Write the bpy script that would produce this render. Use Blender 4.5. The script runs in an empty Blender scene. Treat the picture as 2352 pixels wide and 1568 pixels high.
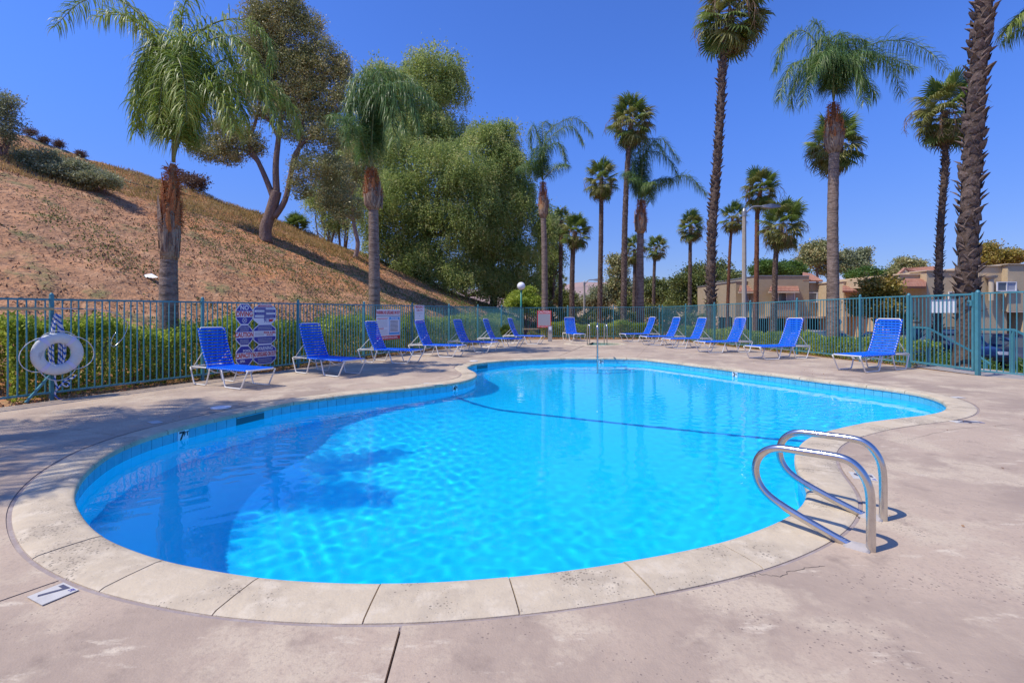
import bpy, bmesh, math, random
import numpy as np
from mathutils import Vector, Matrix, noise as mnoise
from mathutils.geometry import tessellate_polygon
R = math.radians
rng = np.random.default_rng(7)
random.seed(7)
S = bpy.context.scene
COL = S.collection
# ---------------------------------------------------------------- camera, sky, sun, exposure
EYE = 1.4
cam = bpy.data.cameras.new('camera'); camo = bpy.data.objects.new('camera', cam); COL.objects.link(camo)
camo.location = (0, 0, EYE); camo.rotation_euler = (math.pi/2, 0, 0)
cam.lens = 17.0; cam.sensor_width = 36; cam.shift_y = -0.02806; cam.clip_end = 6000; cam.clip_start = .05
S.camera = camo
SUN_EL = R(59)
SUN_DIR = Vector((-.93*math.cos(SUN_EL), -.37*math.cos(SUN_EL), math.sin(SUN_EL))).normalized()   # towards the sun
world = bpy.data.worlds.new('World'); S.world = world; world.use_nodes = True
wn = world.node_tree
sky = wn.nodes.new('ShaderNodeTexSky'); sky.sky_type = 'NISHITA'; sky.sun_disc = False
sky.sun_elevation = SUN_EL; sky.sun_rotation = math.atan2(SUN_DIR.x, SUN_DIR.y)
sky.altitude = 400; sky.air_density = 1.0; sky.dust_density = .6; sky.ozone_density = 3.0
tint = wn.nodes.new('ShaderNodeMix'); tint.data_type = 'RGBA'; tint.blend_type = 'MULTIPLY'
tint.inputs[0].default_value = 1
tc0 = wn.nodes.new('ShaderNodeTexCoord'); sx0 = wn.nodes.new('ShaderNodeSeparateXYZ'); wn.links.new(tc0.outputs['Generated'], sx0.inputs[0])
hz0 = wn.nodes.new('ShaderNodeMapRange'); hz0.interpolation_type = 'SMOOTHSTEP'; hz0.inputs[1].default_value = -.02; hz0.inputs[2].default_value = .42; wn.links.new(sx0.outputs[2], hz0.inputs[0])
hc0 = wn.nodes.new('ShaderNodeMix'); hc0.data_type = 'RGBA'; hc0.inputs[6].default_value = (.60, .66, 1.02, 1); hc0.inputs[7].default_value = (.64, 1.0, 1.9, 1)
wn.links.new(hz0.outputs[0], hc0.inputs[0]); wn.links.new(hc0.outputs[2], tint.inputs[7])
wn.links.new(sky.outputs[0], tint.inputs[6]); wn.links.new(tint.outputs[2], wn.nodes['Background'].inputs[0])
wn.nodes['Background'].inputs[1].default_value = .12
sun = bpy.data.lights.new('sun', 'SUN'); sun.energy = 4.2; sun.angle = R(.5); sun.color = (1, .93, .80)
sun.cycles.is_caustics_light = True
suno = bpy.data.objects.new('sun', sun); COL.objects.link(suno)
suno.rotation_euler = SUN_DIR.to_track_quat('Z', 'Y').to_euler(); suno.location = (-20, -8, 35)
S.view_settings.view_transform = 'Standard'; S.view_settings.look = 'None'
S.view_settings.exposure = 0.0; S.view_settings.gamma = 1; S.view_settings.use_curve_mapping = False
S.cycles.use_denoising = True; S.cycles.max_bounces = 14; S.cycles.diffuse_bounces = 7; S.cycles.transparent_max_bounces = 8
S.cycles.transmission_bounces = 6; S.cycles.glossy_bounces = 4; S.cycles.sample_clamp_indirect = 6

# ---------------------------------------------------------------- helpers
FPX = 1110.0; CX = 1176.0; HZ = 718.0
def G(px, py, z=0.0):
    Y = (EYE - z)*FPX/(py - HZ); return Vector(((px - CX)*Y/FPX, Y, z))
def AT(px, py, Y):
    return Vector(((px - CX)*Y/FPX, Y, EYE - (py - HZ)*Y/FPX))
def G24(x, y): return G(x/1.02041, y/1.02041)
def link(o, parent=None):
    COL.objects.link(o)
    if parent is not None: o.parent = parent
    return o
def tag(o, label=None, cat=None, group=None, kind=None):
    if label: o['label'] = label
    if cat: o['category'] = cat
    if group: o['group'] = group
    if kind: o['kind'] = kind
    return o
def thing(name, label, cat, loc=(0, 0, 0), rotz=0, group=None):
    o = bpy.data.objects.new(name, None); o.location = loc; o.rotation_euler = (0, 0, rotz); o.empty_display_size = .2
    link(o); return tag(o, label, cat, group)
def inst(name, me, parent=None, loc=(0, 0, 0), rot=(0, 0, 0), sc=(1, 1, 1)):
    o = bpy.data.objects.new(name, me); o.location = loc; o.rotation_euler = rot; o.scale = sc
    return link(o, parent)
def frame_thing(name, label, cat, org, right, up, group=None):
    r = Vector(right).normalized(); u = Vector(up).normalized(); n = r.cross(u)
    o = thing(name, label, cat, group=group)
    o.matrix_world = Matrix.Translation(org) @ Matrix((r, u, n)).transposed().to_4x4()
    return o

class MB:
    def __init__(s): s.v = []; s.f = []; s.m = []
    def add(s, vs, fs, mi=0):
        b = len(s.v); s.v += [tuple(v) for v in vs]; s.f += [tuple(b+i for i in f) for f in fs]; s.m += [mi]*len(fs); return s
    def box(s, c, d, mi=0, rz=0):
        x, y, z = d[0]/2, d[1]/2, d[2]/2; ca, sa = math.cos(rz), math.sin(rz); vs = []
        for k in (-z, z):
            for (i, j) in ((-x, -y), (x, -y), (x, y), (-x, y)): vs.append((c[0]+i*ca-j*sa, c[1]+i*sa+j*ca, c[2]+k))
        return s.add(vs, [(3, 2, 1, 0), (4, 5, 6, 7), (0, 1, 5, 4), (1, 2, 6, 5), (2, 3, 7, 6), (3, 0, 4, 7)], mi)
    def bar(s, a, b, w, h=None, mi=0, up=(0, 0, 1)):
        a = Vector(a); b = Vector(b); h = h or w; d = (b-a).normalized(); u = Vector(up)
        if abs(d.dot(u)) > .97: u = Vector((1, 0, 0))
        r = d.cross(u).normalized(); u = r.cross(d); vs = []
        for p in (a, b):
            for (i, j) in ((-1, -1), (1, -1), (1, 1), (-1, 1)): vs.append(p + r*i*w/2 + u*j*h/2)
        return s.add(vs, [(0, 1, 2, 3), (7, 6, 5, 4), (4, 5, 1, 0), (5, 6, 2, 1), (6, 7, 3, 2), (7, 4, 0, 3)], mi)
    def tube(s, pts, r, n=8, mi=0, closed=False, cap=True):
        pts = [Vector(p) for p in pts]; N = len(pts); vs = []; fs = []; ref = None
        for i, p in enumerate(pts):
            if closed: d = pts[(i+1) % N]-pts[i-1]
            else: d = pts[min(i+1, N-1)]-pts[max(i-1, 0)]
            d.normalize()
            if ref is None: ref = d.orthogonal().normalized()
            ref = (ref - d*ref.dot(d)).normalized(); bn = d.cross(ref)
            rr = r(i/(N-1)) if callable(r) else (r[i] if isinstance(r, (list, tuple)) else r)
            for k in range(n):
                a = 2*math.pi*k/n; vs.append(p + ref*math.cos(a)*rr + bn*math.sin(a)*rr)
        for i in range(N if closed else N-1):
            j = (i+1) % N
            for k in range(n): fs.append((i*n+k, i*n+(k+1) % n, j*n+(k+1) % n, j*n+k))
        if cap and not closed: fs.append(tuple(range(n-1, -1, -1))); fs.append(tuple((N-1)*n+k for k in range(n)))
        return s.add(vs, fs, mi)
    def prism(s, poly, z0, z1, mi=0, holes=()):
        loops = [poly]+list(holes); tri = tessellate_polygon([[Vector((p[0], p[1], 0)) for p in l] for l in loops])
        flat = [p for l in loops for p in l]; n = len(flat)
        vs = [(p[0], p[1], z1) for p in flat]+[(p[0], p[1], z0) for p in flat]; fs = []
        for t in tri:
            a, b, c = [flat[i] for i in t]
            if (b[0]-a[0])*(c[1]-a[1])-(b[1]-a[1])*(c[0]-a[0]) < 0: t = (t[0], t[2], t[1])
            fs.append(tuple(t)); fs.append(tuple(n+i for i in reversed(t)))
        o = 0
        for l in loops:
            m = len(l); ar = sum(l[i][0]*l[(i+1) % m][1]-l[(i+1) % m][0]*l[i][1] for i in range(m))
            for i in range(m):
                j = (i+1) % m; q = (o+i, o+j, n+o+j, n+o+i)
                if (ar > 0) == (o == 0): q = tuple(reversed(q))
                fs.append(q)
            o += m
        return s.add(vs, fs, mi)
    def lathe(s, prof, c=(0, 0, 0), n=16, mi=0):
        vs = []; fs = []; m = len(prof)
        for k in range(n):
            a = 2*math.pi*k/n
            for (r, z) in prof: vs.append((c[0]+r*math.cos(a), c[1]+r*math.sin(a), c[2]+z))
        for k in range(n):
            for i in range(m-1): fs.append((k*m+i, ((k+1) % n)*m+i, ((k+1) % n)*m+i+1, k*m+i+1))
        return s.add(vs, fs, mi)
    def mesh(s, name, mats, smooth=False, ang=None):
        me = bpy.data.meshes.new(name); me.from_pydata(s.v, [], s.f)
        for m in (mats if isinstance(mats, (list, tuple)) else [mats]): me.materials.append(m)
        if any(s.m): me.polygons.foreach_set('material_index', s.m)
        if smooth:
            me.polygons.foreach_set('use_smooth', [True]*len(s.f))
            if ang: me.set_sharp_from_angle(angle=R(ang))
        me.update(); return me
    def build(s, name, mats, parent=None, smooth=False, ang=None, loc=(0, 0, 0)):
        return inst(name, s.mesh(name, mats, smooth, ang), parent, loc)

def np_mesh(name, V, mats, smooth=False):
    """V: (n,k,3) array, each row a polygon of its own"""
    n, k = V.shape[0], V.shape[1]; me = bpy.data.meshes.new(name)
    me.vertices.add(n*k); me.vertices.foreach_set('co', np.ascontiguousarray(V, dtype=np.float32).ravel())
    me.loops.add(n*k); me.loops.foreach_set('vertex_index', np.arange(n*k, dtype=np.int32))
    me.polygons.add(n); me.polygons.foreach_set('loop_start', np.arange(0, n*k, k, dtype=np.int32))
    me.materials.append(mats) if not isinstance(mats, list) else [me.materials.append(m) for m in mats]
    me.update(calc_edges=True); return me
def unit(a): return a/np.maximum(np.linalg.norm(a, axis=-1, keepdims=True), 1e-9)
def leaves(P, L, W, D=None, jit=1.0, r=rng):
    """diamond leaves at P along directions D"""
    n = len(P); d = r.normal(size=(n, 3))*jit
    if D is not None: d = d + D
    d = unit(d); s = unit(np.cross(d, r.normal(size=(n, 3)))); l = (L*r.uniform(.7, 1.3, n))[:, None]; w = l*W
    return np.stack([P, P+d*l*.45+s*w, P+d*l, P+d*l*.45-s*w], axis=1)
def grid_mesh(name, xs, ys, fz, m, keep=None, smooth=True):
    X, Y = np.meshgrid(xs, ys); Z = fz(X, Y); nx, ny = len(xs), len(ys)
    co = np.stack([X, Y, Z], -1).reshape(-1, 3)
    i, j = np.meshgrid(np.arange(nx-1), np.arange(ny-1)); a = (j*nx+i).ravel()
    F = np.stack([a, a+1, a+1+nx, a+nx], 1)
    if keep is not None:
        c = co[F].mean(1); F = F[keep(c[:, 0], c[:, 1])]
    me = bpy.data.meshes.new(name); me.vertices.add(len(co)); me.vertices.foreach_set('co', co.astype(np.float32).ravel())
    me.loops.add(F.size); me.loops.foreach_set('vertex_index', F.astype(np.int32).ravel())
    me.polygons.add(len(F)); me.polygons.foreach_set('loop_start', np.arange(0, F.size, 4, dtype=np.int32))
    me.update(calc_edges=True)
    if smooth: me.polygons.foreach_set('use_smooth', np.ones(len(F), dtype=bool))
    me.materials.append(m); return me
def inside(px, py, poly):
    px = np.asarray(px); py = np.asarray(py); r = np.zeros(px.shape, bool); n = len(poly)
    for i in range(n):
        x1, y1 = poly[i][0], poly[i][1]; x2, y2 = poly[(i+1) % n][0], poly[(i+1) % n][1]
        if y1 == y2: continue
        c = ((y1 > py) != (y2 > py)) & (px < (x2-x1)*(py-y1)/(y2-y1)+x1); r ^= c
    return r

# ---------------------------------------------------------------- materials
def nodes(m): return m.node_tree.nodes, m.node_tree.links
def mat(name, col, rough=.6, var=(), bump=(), metal=0, spec=None, alpha=None, emit=None, coord='Object', trans=0):
    """var: (scale, colour2, lo, hi, detail, stretch); bump: (scale, distance)"""
    m = bpy.data.materials.new(name); m.use_nodes = True; N, L = nodes(m); b = N['Principled BSDF']
    b.inputs['Base Color'].default_value = (*col, 1); b.inputs['Roughness'].default_value = rough; b.inputs['Metallic'].default_value = metal
    if spec is not None: b.inputs['Specular IOR Level'].default_value = spec
    if trans: b.inputs['Transmission Weight'].default_value = trans
    tc = N.new('ShaderNodeTexCoord'); prev = None
    for v in var:
        sc, c2, lo, hi = v[:4]; nz = N.new('ShaderNodeTexNoise'); nz.inputs['Scale'].default_value = sc; nz.inputs['Detail'].default_value = v[4] if len(v) > 4 else 5
        nz.inputs['Roughness'].default_value = .65
        if len(v) > 5:
            mp = N.new('ShaderNodeMapping'); mp.inputs['Scale'].default_value = v[5]; L.new(tc.outputs[coord], mp.inputs[0]); L.new(mp.outputs[0], nz.inputs['Vector'])
        else: L.new(tc.outputs[coord], nz.inputs['Vector'])
        mr = N.new('ShaderNodeMapRange'); mr.inputs[1].default_value = lo; mr.inputs[2].default_value = hi; L.new(nz.outputs[0], mr.inputs[0])
        mx = N.new('ShaderNodeMix'); mx.data_type = 'RGBA'; L.new(mr.outputs[0], mx.inputs[0])
        if prev is None: mx.inputs[6].default_value = (*col, 1)
        else: L.new(prev, mx.inputs[6])
        mx.inputs[7].default_value = (*c2, 1); prev = mx.outputs[2]
    if prev is not None: L.new(prev, b.inputs['Base Color'])
    pn = None
    for (sc, dist) in bump:
        nz = N.new('ShaderNodeTexNoise'); nz.inputs['Scale'].default_value = sc; nz.inputs['Detail'].default_value = 6; L.new(tc.outputs[coord], nz.inputs['Vector'])
        bp = N.new('ShaderNodeBump'); bp.inputs['Distance'].default_value = dist; L.new(nz.outputs[0], bp.inputs['Height'])
        if pn is not None: L.new(pn, bp.inputs['Normal'])
        pn = bp.outputs[0]
    if pn is not None: L.new(pn, b.inputs['Normal'])
    return m
def foliage(name, cols, rough=.5, transl=.45, spec=.5):
    m = bpy.data.materials.new(name); m.use_nodes = True; N, L = nodes(m); b = N['Principled BSDF']
    g = N.new('ShaderNodeNewGeometry'); cr = N.new('ShaderNodeValToRGB'); els = cr.color_ramp.elements
    while len(els) < len(cols): els.new(.5)
    for i, c in enumerate(cols): els[i].position = i/(len(cols)-1); els[i].color = (*c, 1)
    tc = N.new('ShaderNodeTexCoord'); nz = N.new('ShaderNodeTexNoise'); nz.inputs['Scale'].default_value = .8; L.new(tc.outputs['Object'], nz.inputs['Vector'])
    ad = N.new('ShaderNodeMath'); ad.operation = 'ADD'; mu = N.new('ShaderNodeMath'); mu.operation = 'MULTIPLY'; mu.inputs[1].default_value = .75
    L.new(g.outputs['Random Per Island'], mu.inputs[0]); mr = N.new('ShaderNodeMapRange'); mr.inputs[1].default_value = .3; mr.inputs[2].default_value = .7; mr.inputs[3].default_value = -.12; mr.inputs[4].default_value = .38
    L.new(nz.outputs[0], mr.inputs[0]); L.new(mu.outputs[0], ad.inputs[0]); L.new(mr.outputs[0], ad.inputs[1]); L.new(ad.outputs[0], cr.inputs[0])
    L.new(cr.outputs[0], b.inputs['Base Color']); b.inputs['Roughness'].default_value = rough; b.inputs['Specular IOR Level'].default_value = spec
    t = N.new('ShaderNodeBsdfTranslucent'); L.new(cr.outputs[0], t.inputs[0]); ms = N.new('ShaderNodeMixShader'); ms.inputs[0].default_value = transl
    L.new(b.outputs[0], ms.inputs[1]); L.new(t.outputs[0], ms.inputs[2]); L.new(ms.outputs[0], N['Material Output'].inputs[0]); return m
M = {}
def pits(m, scale, thr, dark, strength=.85):
    """small pits: dark specks where a voronoi cell centre lies close, gated by a broad noise"""
    N, L = nodes(m); b = N['Principled BSDF']; src = b.inputs['Base Color'].links[0].from_socket; tc = N.new('ShaderNodeTexCoord')
    v = N.new('ShaderNodeTexVoronoi'); v.inputs['Scale'].default_value = scale; L.new(tc.outputs['Object'], v.inputs['Vector'])
    n2 = N.new('ShaderNodeTexNoise'); n2.inputs['Scale'].default_value = 2.2; n2.inputs['Detail'].default_value = 3; L.new(tc.outputs['Object'], n2.inputs['Vector'])
    mr = N.new('ShaderNodeMapRange'); mr.inputs[1].default_value = .44; mr.inputs[2].default_value = .62; mr.inputs[3].default_value = 0; mr.inputs[4].default_value = thr; L.new(n2.outputs[0], mr.inputs[0])
    vs_ = N.new('ShaderNodeSeparateColor'); L.new(v.outputs['Color'], vs_.inputs[0]); mm = N.new('ShaderNodeMath'); mm.operation = 'MULTIPLY'; L.new(mr.outputs[0], mm.inputs[0]); L.new(vs_.outputs[0], mm.inputs[1]); m2 = N.new('ShaderNodeMath'); m2.operation = 'MULTIPLY'; L.new(mm.outputs[0], m2.inputs[0]); m2.inputs[1].default_value = 1.7
    lt = N.new('ShaderNodeMath'); lt.operation = 'LESS_THAN'; L.new(v.outputs['Distance'], lt.inputs[0]); L.new(m2.outputs[0], lt.inputs[1])
    sc = N.new('ShaderNodeMath'); sc.operation = 'MULTIPLY'; sc.inputs[1].default_value = strength; L.new(lt.outputs[0], sc.inputs[0])
    mx = N.new('ShaderNodeMix'); mx.data_type = 'RGBA'; L.new(sc.outputs[0], mx.inputs[0]); L.new(src, mx.inputs[6]); mx.inputs[7].default_value = (*dark, 1); L.new(mx.outputs[2], b.inputs['Base Color'])
M['deck'] = mat('deck_concrete', (0.494, 0.376, 0.271), .85, [(.45, (0.361, 0.272, 0.203), .44, .58, 8), (1.3, (0.555, 0.443, 0.314), .50, .60, 9), (3.5, (0.301, 0.224, 0.169), .57, .72, 9), (2.2, (0.622, 0.514, 0.377), .60, .68, 9, (1, 3, 1)), (45, (0.388, 0.295, 0.222), .5, .75, 4)], [(14, .006), (120, .0018)])
pits(M['deck'], 48, .20, (.20, .15, .12), .75)
M['coping'] = mat('coping_stone', (0.587, 0.479, 0.330), .85, [(2.2, (0.462, 0.376, 0.265), .45, .62, 8), (7, (0.650, 0.545, 0.394), .5, .66, 7), (60, (0.492, 0.422, 0.325), .55, .85, 3)], [(20, .004), (90, .0022)])
pits(M['coping'], 62, .30, (.2, .16, .12), .75)
M['joint'] = mat('joint_sealant', (.33, .265, .24), .9, [(8, (.42, .36, .33), .5, .7)], [(40, .004)])
M['plaster'] = mat('pool_plaster', (.0, .73, .97), .7, [(1.5, (.0, .68, .96), .45, .75, 6)])
M['tile'] = mat('waterline_tile', (.13, .50, .62), .18, [(6, (.09, .40, .52), .4, .7)], spec=.6)
M['grout'] = mat('tile_grout', (.24, .52, .6), .8)
M['darkblue'] = mat('stripe_tile', (.004, .22, .55), .3)
M['black'] = mat('black_paint', (.015, .015, .02), .5)
M['steel'] = mat('stainless_steel', (.62, .60, .58), .22, [(18, (.5, .47, .45), .5, .8)], metal=1)
M['fence'] = mat('fence_paint', (.06, .225, .27), .42, [(4, (.075, .29, .35), .4, .7), (22, (.12, .09, .07), .74, .8, 5)], [(60, .001)])
M['white'] = mat('white_paint', (.8, .8, .78), .4, [(7, (.68, .67, .64), .55, .85)])
M['frame'] = mat('lounger_frame', (.78, .75, .70), .3, [(14, (.6, .56, .5), .6, .85)])
M['strap'] = mat('blue_vinyl_strap', (.001, .13, .78), .5, [(5, (.001, .10, .66), .4, .7), (1.1, (.004, .17, .80), .55, .7)], spec=.25)
M['soil'] = mat('hill_soil', (0.525, 0.262, 0.124), .95, [(.10, (0.567, 0.242, 0.092), .49, .58, 4), (.5, (0.399, 0.204, 0.101), .46, .6, 9), (2.5, (0.651, 0.378, 0.202), .52, .66, 8), (.6, (0.263, 0.213, 0.083), .55, .63, 9), (5, (0.231, 0.116, 0.064), .54, .64, 9)], [(1.2, .25), (5, .09), (22, .03)])
M['drygrass'] = mat('dry_ground', (.34, .27, .15), .95, [(.05, (.42, .33, .2), .4, .6), (.4, (.14, .15, .05), .5, .65, 8)], [(3, .05)])
M['asphalt'] = mat('asphalt', (.06, .06, .06), .9, [(3, (.09, .085, .08), .45, .7), (90, (.03, .03, .03), .5, .8)], [(80, .004)])
M['walk'] = mat('walk_concrete', (.42, .37, .33), .9, [(2, (.34, .3, .27), .4, .7)], [(50, .003)])
M['lawn'] = mat('lawn_soil', (.06, .12, .02), .95, [(6, (.10, .17, .035), .4, .7)], [(30, .02)])
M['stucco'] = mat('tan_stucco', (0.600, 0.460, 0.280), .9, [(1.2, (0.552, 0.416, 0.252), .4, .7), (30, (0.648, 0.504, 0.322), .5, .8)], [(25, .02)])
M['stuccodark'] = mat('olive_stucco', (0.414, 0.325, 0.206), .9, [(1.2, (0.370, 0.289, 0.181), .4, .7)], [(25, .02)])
M['trimt'] = mat('stucco_trim', (0.605, 0.494, 0.351), .85)
M['roof'] = mat('clay_tile', (.40, .185, .12), .8, [(3, (.48, .26, .18), .4, .7), (14, (.3, .1, .06), .55, .8)])
M['glass'] = mat('window_glass', (.10, .12, .15), .08, spec=.8)
M['blind'] = mat('window_blind', (.42, .43, .46), .7)
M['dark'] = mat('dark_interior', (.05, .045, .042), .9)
M['lamp'] = mat('lamp_concrete', (.42, .37, .31), .8, [(6, (.36, .31, .26), .4, .7), (60, (.5, .45, .4), .5, .8)])
M['greypaint'] = mat('grey_metal', (.33, .34, .36), .4, metal=.4)
M['teal'] = mat('green_lamp_post', (.01, .2, .15), .4)
M['globe'] = mat('white_globe', (.85, .85, .88), .3)
M['ring'] = mat('life_ring_plastic', (.66, .68, .66), .35, [(6, (.58, .61, .58), .45, .75)])
M['band'] = mat('ring_band', (.62, .62, .8), .6)
M['cord'] = mat('white_cord', (.7, .7, .72), .8)
M['signw'] = mat('sign_white', (.80, .80, .82), .4)
M['marker'] = mat('marker_tile', (.58, .55, .50), .6, [(8, (.48, .45, .41), .5, .7)])
M['signb'] = mat('sign_blue', (.045, .045, .33), .4)
M['signr'] = mat('sign_red', (.60, .03, .04), .4)
M['signlb'] = mat('sign_light_blue', (.08, .36, .72), .4)
M['signg'] = mat('sign_grey', (.45, .46, .47), .5)
M['polew'] = mat('pole_fibreglass', (.66, .52, .28), .45)
M['trunkq'] = mat('queen_palm_bark', (.25, .18, .14), .9, [(3, (.13, .09, .068), .45, .58, 6, (1, 1, 5)), (8, (.36, .28, .23), .52, .66, 6, (1, 1, 6))], [(10, .02), (40, .008)])
M['trunkf'] = mat('fan_palm_bark', (.10, .066, .048), .95, [(4, (.16, .11, .085), .45, .62, 6), (14, (.05, .03, .02), .5, .65)], [(14, .03)])
M['trunko'] = mat('orange_palm_bark', (.24, .10, .055), .95, [(4, (.16, .08, .05), .45, .65, 6)], [(14, .02)])
M['boot'] = mat('dry_leaf_base', (0.196, 0.132, 0.098), .9, [(5, (0.391, 0.299, 0.236), .52, .62, 6), (9, (0.081, 0.052, 0.034), .5, .6)], [(20, .012)])
M['bootp'] = mat('pale_leaf_sheath', (.34, .245, .17), .85, [(3, (.16, .10, .07), .47, .57, 6, (5, 5, .6)), (2, (.42, .24, .11), .55, .62)], [(20, .015)])
M['fibre'] = mat('orange_fibre', (.45, .17, .06), .95, [(9, (.30, .12, .05), .45, .7)], [(30, .02)])
M['woodtree'] = mat('tree_bark', (.19, .125, .095), .95, [(4, (.27, .19, .15), .45, .7, 6, (3, 3, .6)), (12, (.1, .065, .05), .5, .75)], [(12, .03)])
M['queen'] = foliage('queen_frond', [(0.098, 0.167, 0.029), (0.179, 0.268, 0.045), (0.294, 0.389, 0.072), (0.489, 0.510, 0.123)], .42, .42, .4)
M['queend'] = foliage('queen_frond_dark', [(0.067, 0.131, 0.038), (0.107, 0.205, 0.057), (0.181, 0.289, 0.076), (0.334, 0.408, 0.131)], .4, .38, .4)
M['stalk'] = mat('frond_stalk', (.20, .22, .08), .5)
M['fan'] = foliage('fan_frond_green', [(0.101, 0.162, 0.033), (0.172, 0.249, 0.048), (0.284, 0.350, 0.076)], .42, .42, .4)
M['fany'] = foliage('fan_frond_yellow', [(0.150, 0.180, 0.038), (0.255, 0.255, 0.060), (0.360, 0.330, 0.105)], .4, .35, .5)
M['fand'] = foliage('fan_frond_dead', [(.24, .13, .06), (.34, .21, .11), (.42, .30, .18)], .7, .2, .2)
M['hedge'] = foliage('hedge_leaf', [(0.109, 0.180, 0.022), (0.217, 0.312, 0.033), (0.402, 0.493, 0.067), (0.680, 0.716, 0.134)], .42, .42, .4)
M['euc'] = foliage('eucalyptus_leaf', [(0.151, 0.185, 0.067), (0.260, 0.284, 0.101), (0.411, 0.389, 0.158), (0.657, 0.539, 0.247)], .45, .25, .5)
M['pepper'] = foliage('pepper_leaf', [(0.170, 0.246, 0.062), (0.302, 0.394, 0.108), (0.454, 0.542, 0.169), (0.683, 0.632, 0.276)], .5, .5, .35)
M['bushd'] = foliage('dark_bush_leaf', [(0.072, 0.105, 0.024), (0.132, 0.168, 0.040), (0.216, 0.252, 0.060), (0.360, 0.336, 0.100)], .45, .3)
M['bushg'] = foliage('green_bush_leaf', [(0.060, 0.120, 0.022), (0.105, 0.195, 0.030), (0.180, 0.285, 0.053)], .45, .35)
M['bushy'] = foliage('yellow_bush_leaf', [(0.130, 0.130, 0.019), (0.286, 0.247, 0.039), (0.442, 0.338, 0.065), (0.546, 0.325, 0.104)], .45, .35)
M['brownl'] = foliage('brown_leaf', [(0.120, 0.070, 0.045), (0.190, 0.110, 0.070), (0.260, 0.170, 0.110)], .7, .2)
M['greyl'] = foliage('grey_green_leaf', [(0.194, 0.224, 0.115), (0.302, 0.336, 0.173), (0.454, 0.448, 0.250)], .5, .3)
M['mulch'] = foliage('mulch_chip', [(.12, .065, .04), (.28, .16, .09), (.44, .27, .15), (.55, .38, .24)], .9, 0, .2)
M['weed'] = foliage('weed_leaf', [(0.068, 0.109, 0.024), (0.121, 0.181, 0.042), (0.216, 0.261, 0.084)], .7, .3, .3)
M['grass'] = foliage('grass_blade', [(.06, .13, .02), (.10, .20, .03), (.16, .27, .05)], .6, .35, .3)
M['rope'] = bpy.data.materials.new('braided_rope'); M['rope'].use_nodes = True
N_, L_ = nodes(M['rope']); tc_ = N_.new('ShaderNodeTexCoord'); wv = N_.new('ShaderNodeTexWave'); wv.inputs['Scale'].default_value = 7; wv.bands_direction = 'DIAGONAL'; wv.inputs['Distortion'].default_value = 2
L_.new(tc_.outputs['Object'], wv.inputs['Vector']); cr_ = N_.new('ShaderNodeValToRGB'); cr_.color_ramp.interpolation = 'CONSTANT'
cr_.color_ramp.elements[0].color = (.7, .7, .72, 1); cr_.color_ramp.elements[1].position = .62; cr_.color_ramp.elements[1].color = (.02, .12, .45, 1)
L_.new(wv.outputs[0], cr_.inputs[0]); L_.new(cr_.outputs[0], N_['Principled BSDF'].inputs['Base Color']); N_['Principled BSDF'].inputs['Roughness'].default_value = .8

# ---------------------------------------------------------------- terrain
FO = np.array([-7.77, 7.33]); FD = np.array([.4, .9165])            # left fence line
def fl(t, z=0, s=0): return Vector((FO[0]+FD[0]*t-.9165*s, FO[1]+FD[1]*t+.4*s, z))
def hill(X, Y):
    s = -.9165*(X-FO[0])+.4*(Y-FO[1]); t = .4*(X-FO[0])+.9165*(Y-FO[1])
    zc = np.interp(t, [-30, 0, 7.8, 18.3, 25.8, 29.5, 33, 37, 60], [12.5, 11.4, 10.3, 7.95, 5.6, 2.95, 1.0, 0, 0]); sc = zc*2+1.4
    u = np.clip((s-1.2)/(sc-1.2), 0, 1); u2 = u - .06*np.sin(np.clip((u-.7)/.3, 0, 1)*np.pi/2)**2*0
    h = zc*u2 - np.clip(s-sc, 0, 60)*.05
    n = .10*np.sin(X*1.3+Y*.7)*np.sin(Y*1.1-X*.4)+.06*np.sin(X*3.1+1)*np.sin(Y*2.7)
    return h + n*np.clip(u*6, 0, 1)*(zc > .3)*(s > 0)
RA = Vector((8.24, 26.5)); RB = Vector((10.42, 12.7)); RC = Vector((10.48, 10.94)); RD = Vector((13.9, 1.5))
def sstep(a, b, x): u = np.clip((x-a)/(b-a), 0, 1); return u*u*(3-2*u)
def terr(X, Y):
    X = np.asarray(X, float); Y = np.asarray(Y, float)
    fx = np.interp(Y, [-10, 1.5, 10.94, 12.7, 26.5, 60], [17, 13.9, 10.5, 10.42, 8.24, 8.0]); r = X-fx
    base = -.05-1.05*np.maximum(sstep(1.4, 7, r), .55*sstep(27.5, 38, Y))
    base = base-.004*np.clip(Y-60, 0, 200)
    return np.maximum(base, base+hill(X, Y))
def tz(x, y): return float(terr(x, y))
def hill_hit(px, py, y0=10):
    for Y in np.arange(y0, 60, .05):
        X = (px-CX)*Y/FPX; z = EYE-(py-HZ)*Y/FPX
        if z <= terr(X, Y): return Vector((X, Y, tz(X, Y)))
    return hill_hit(px, py+3, y0)
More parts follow.
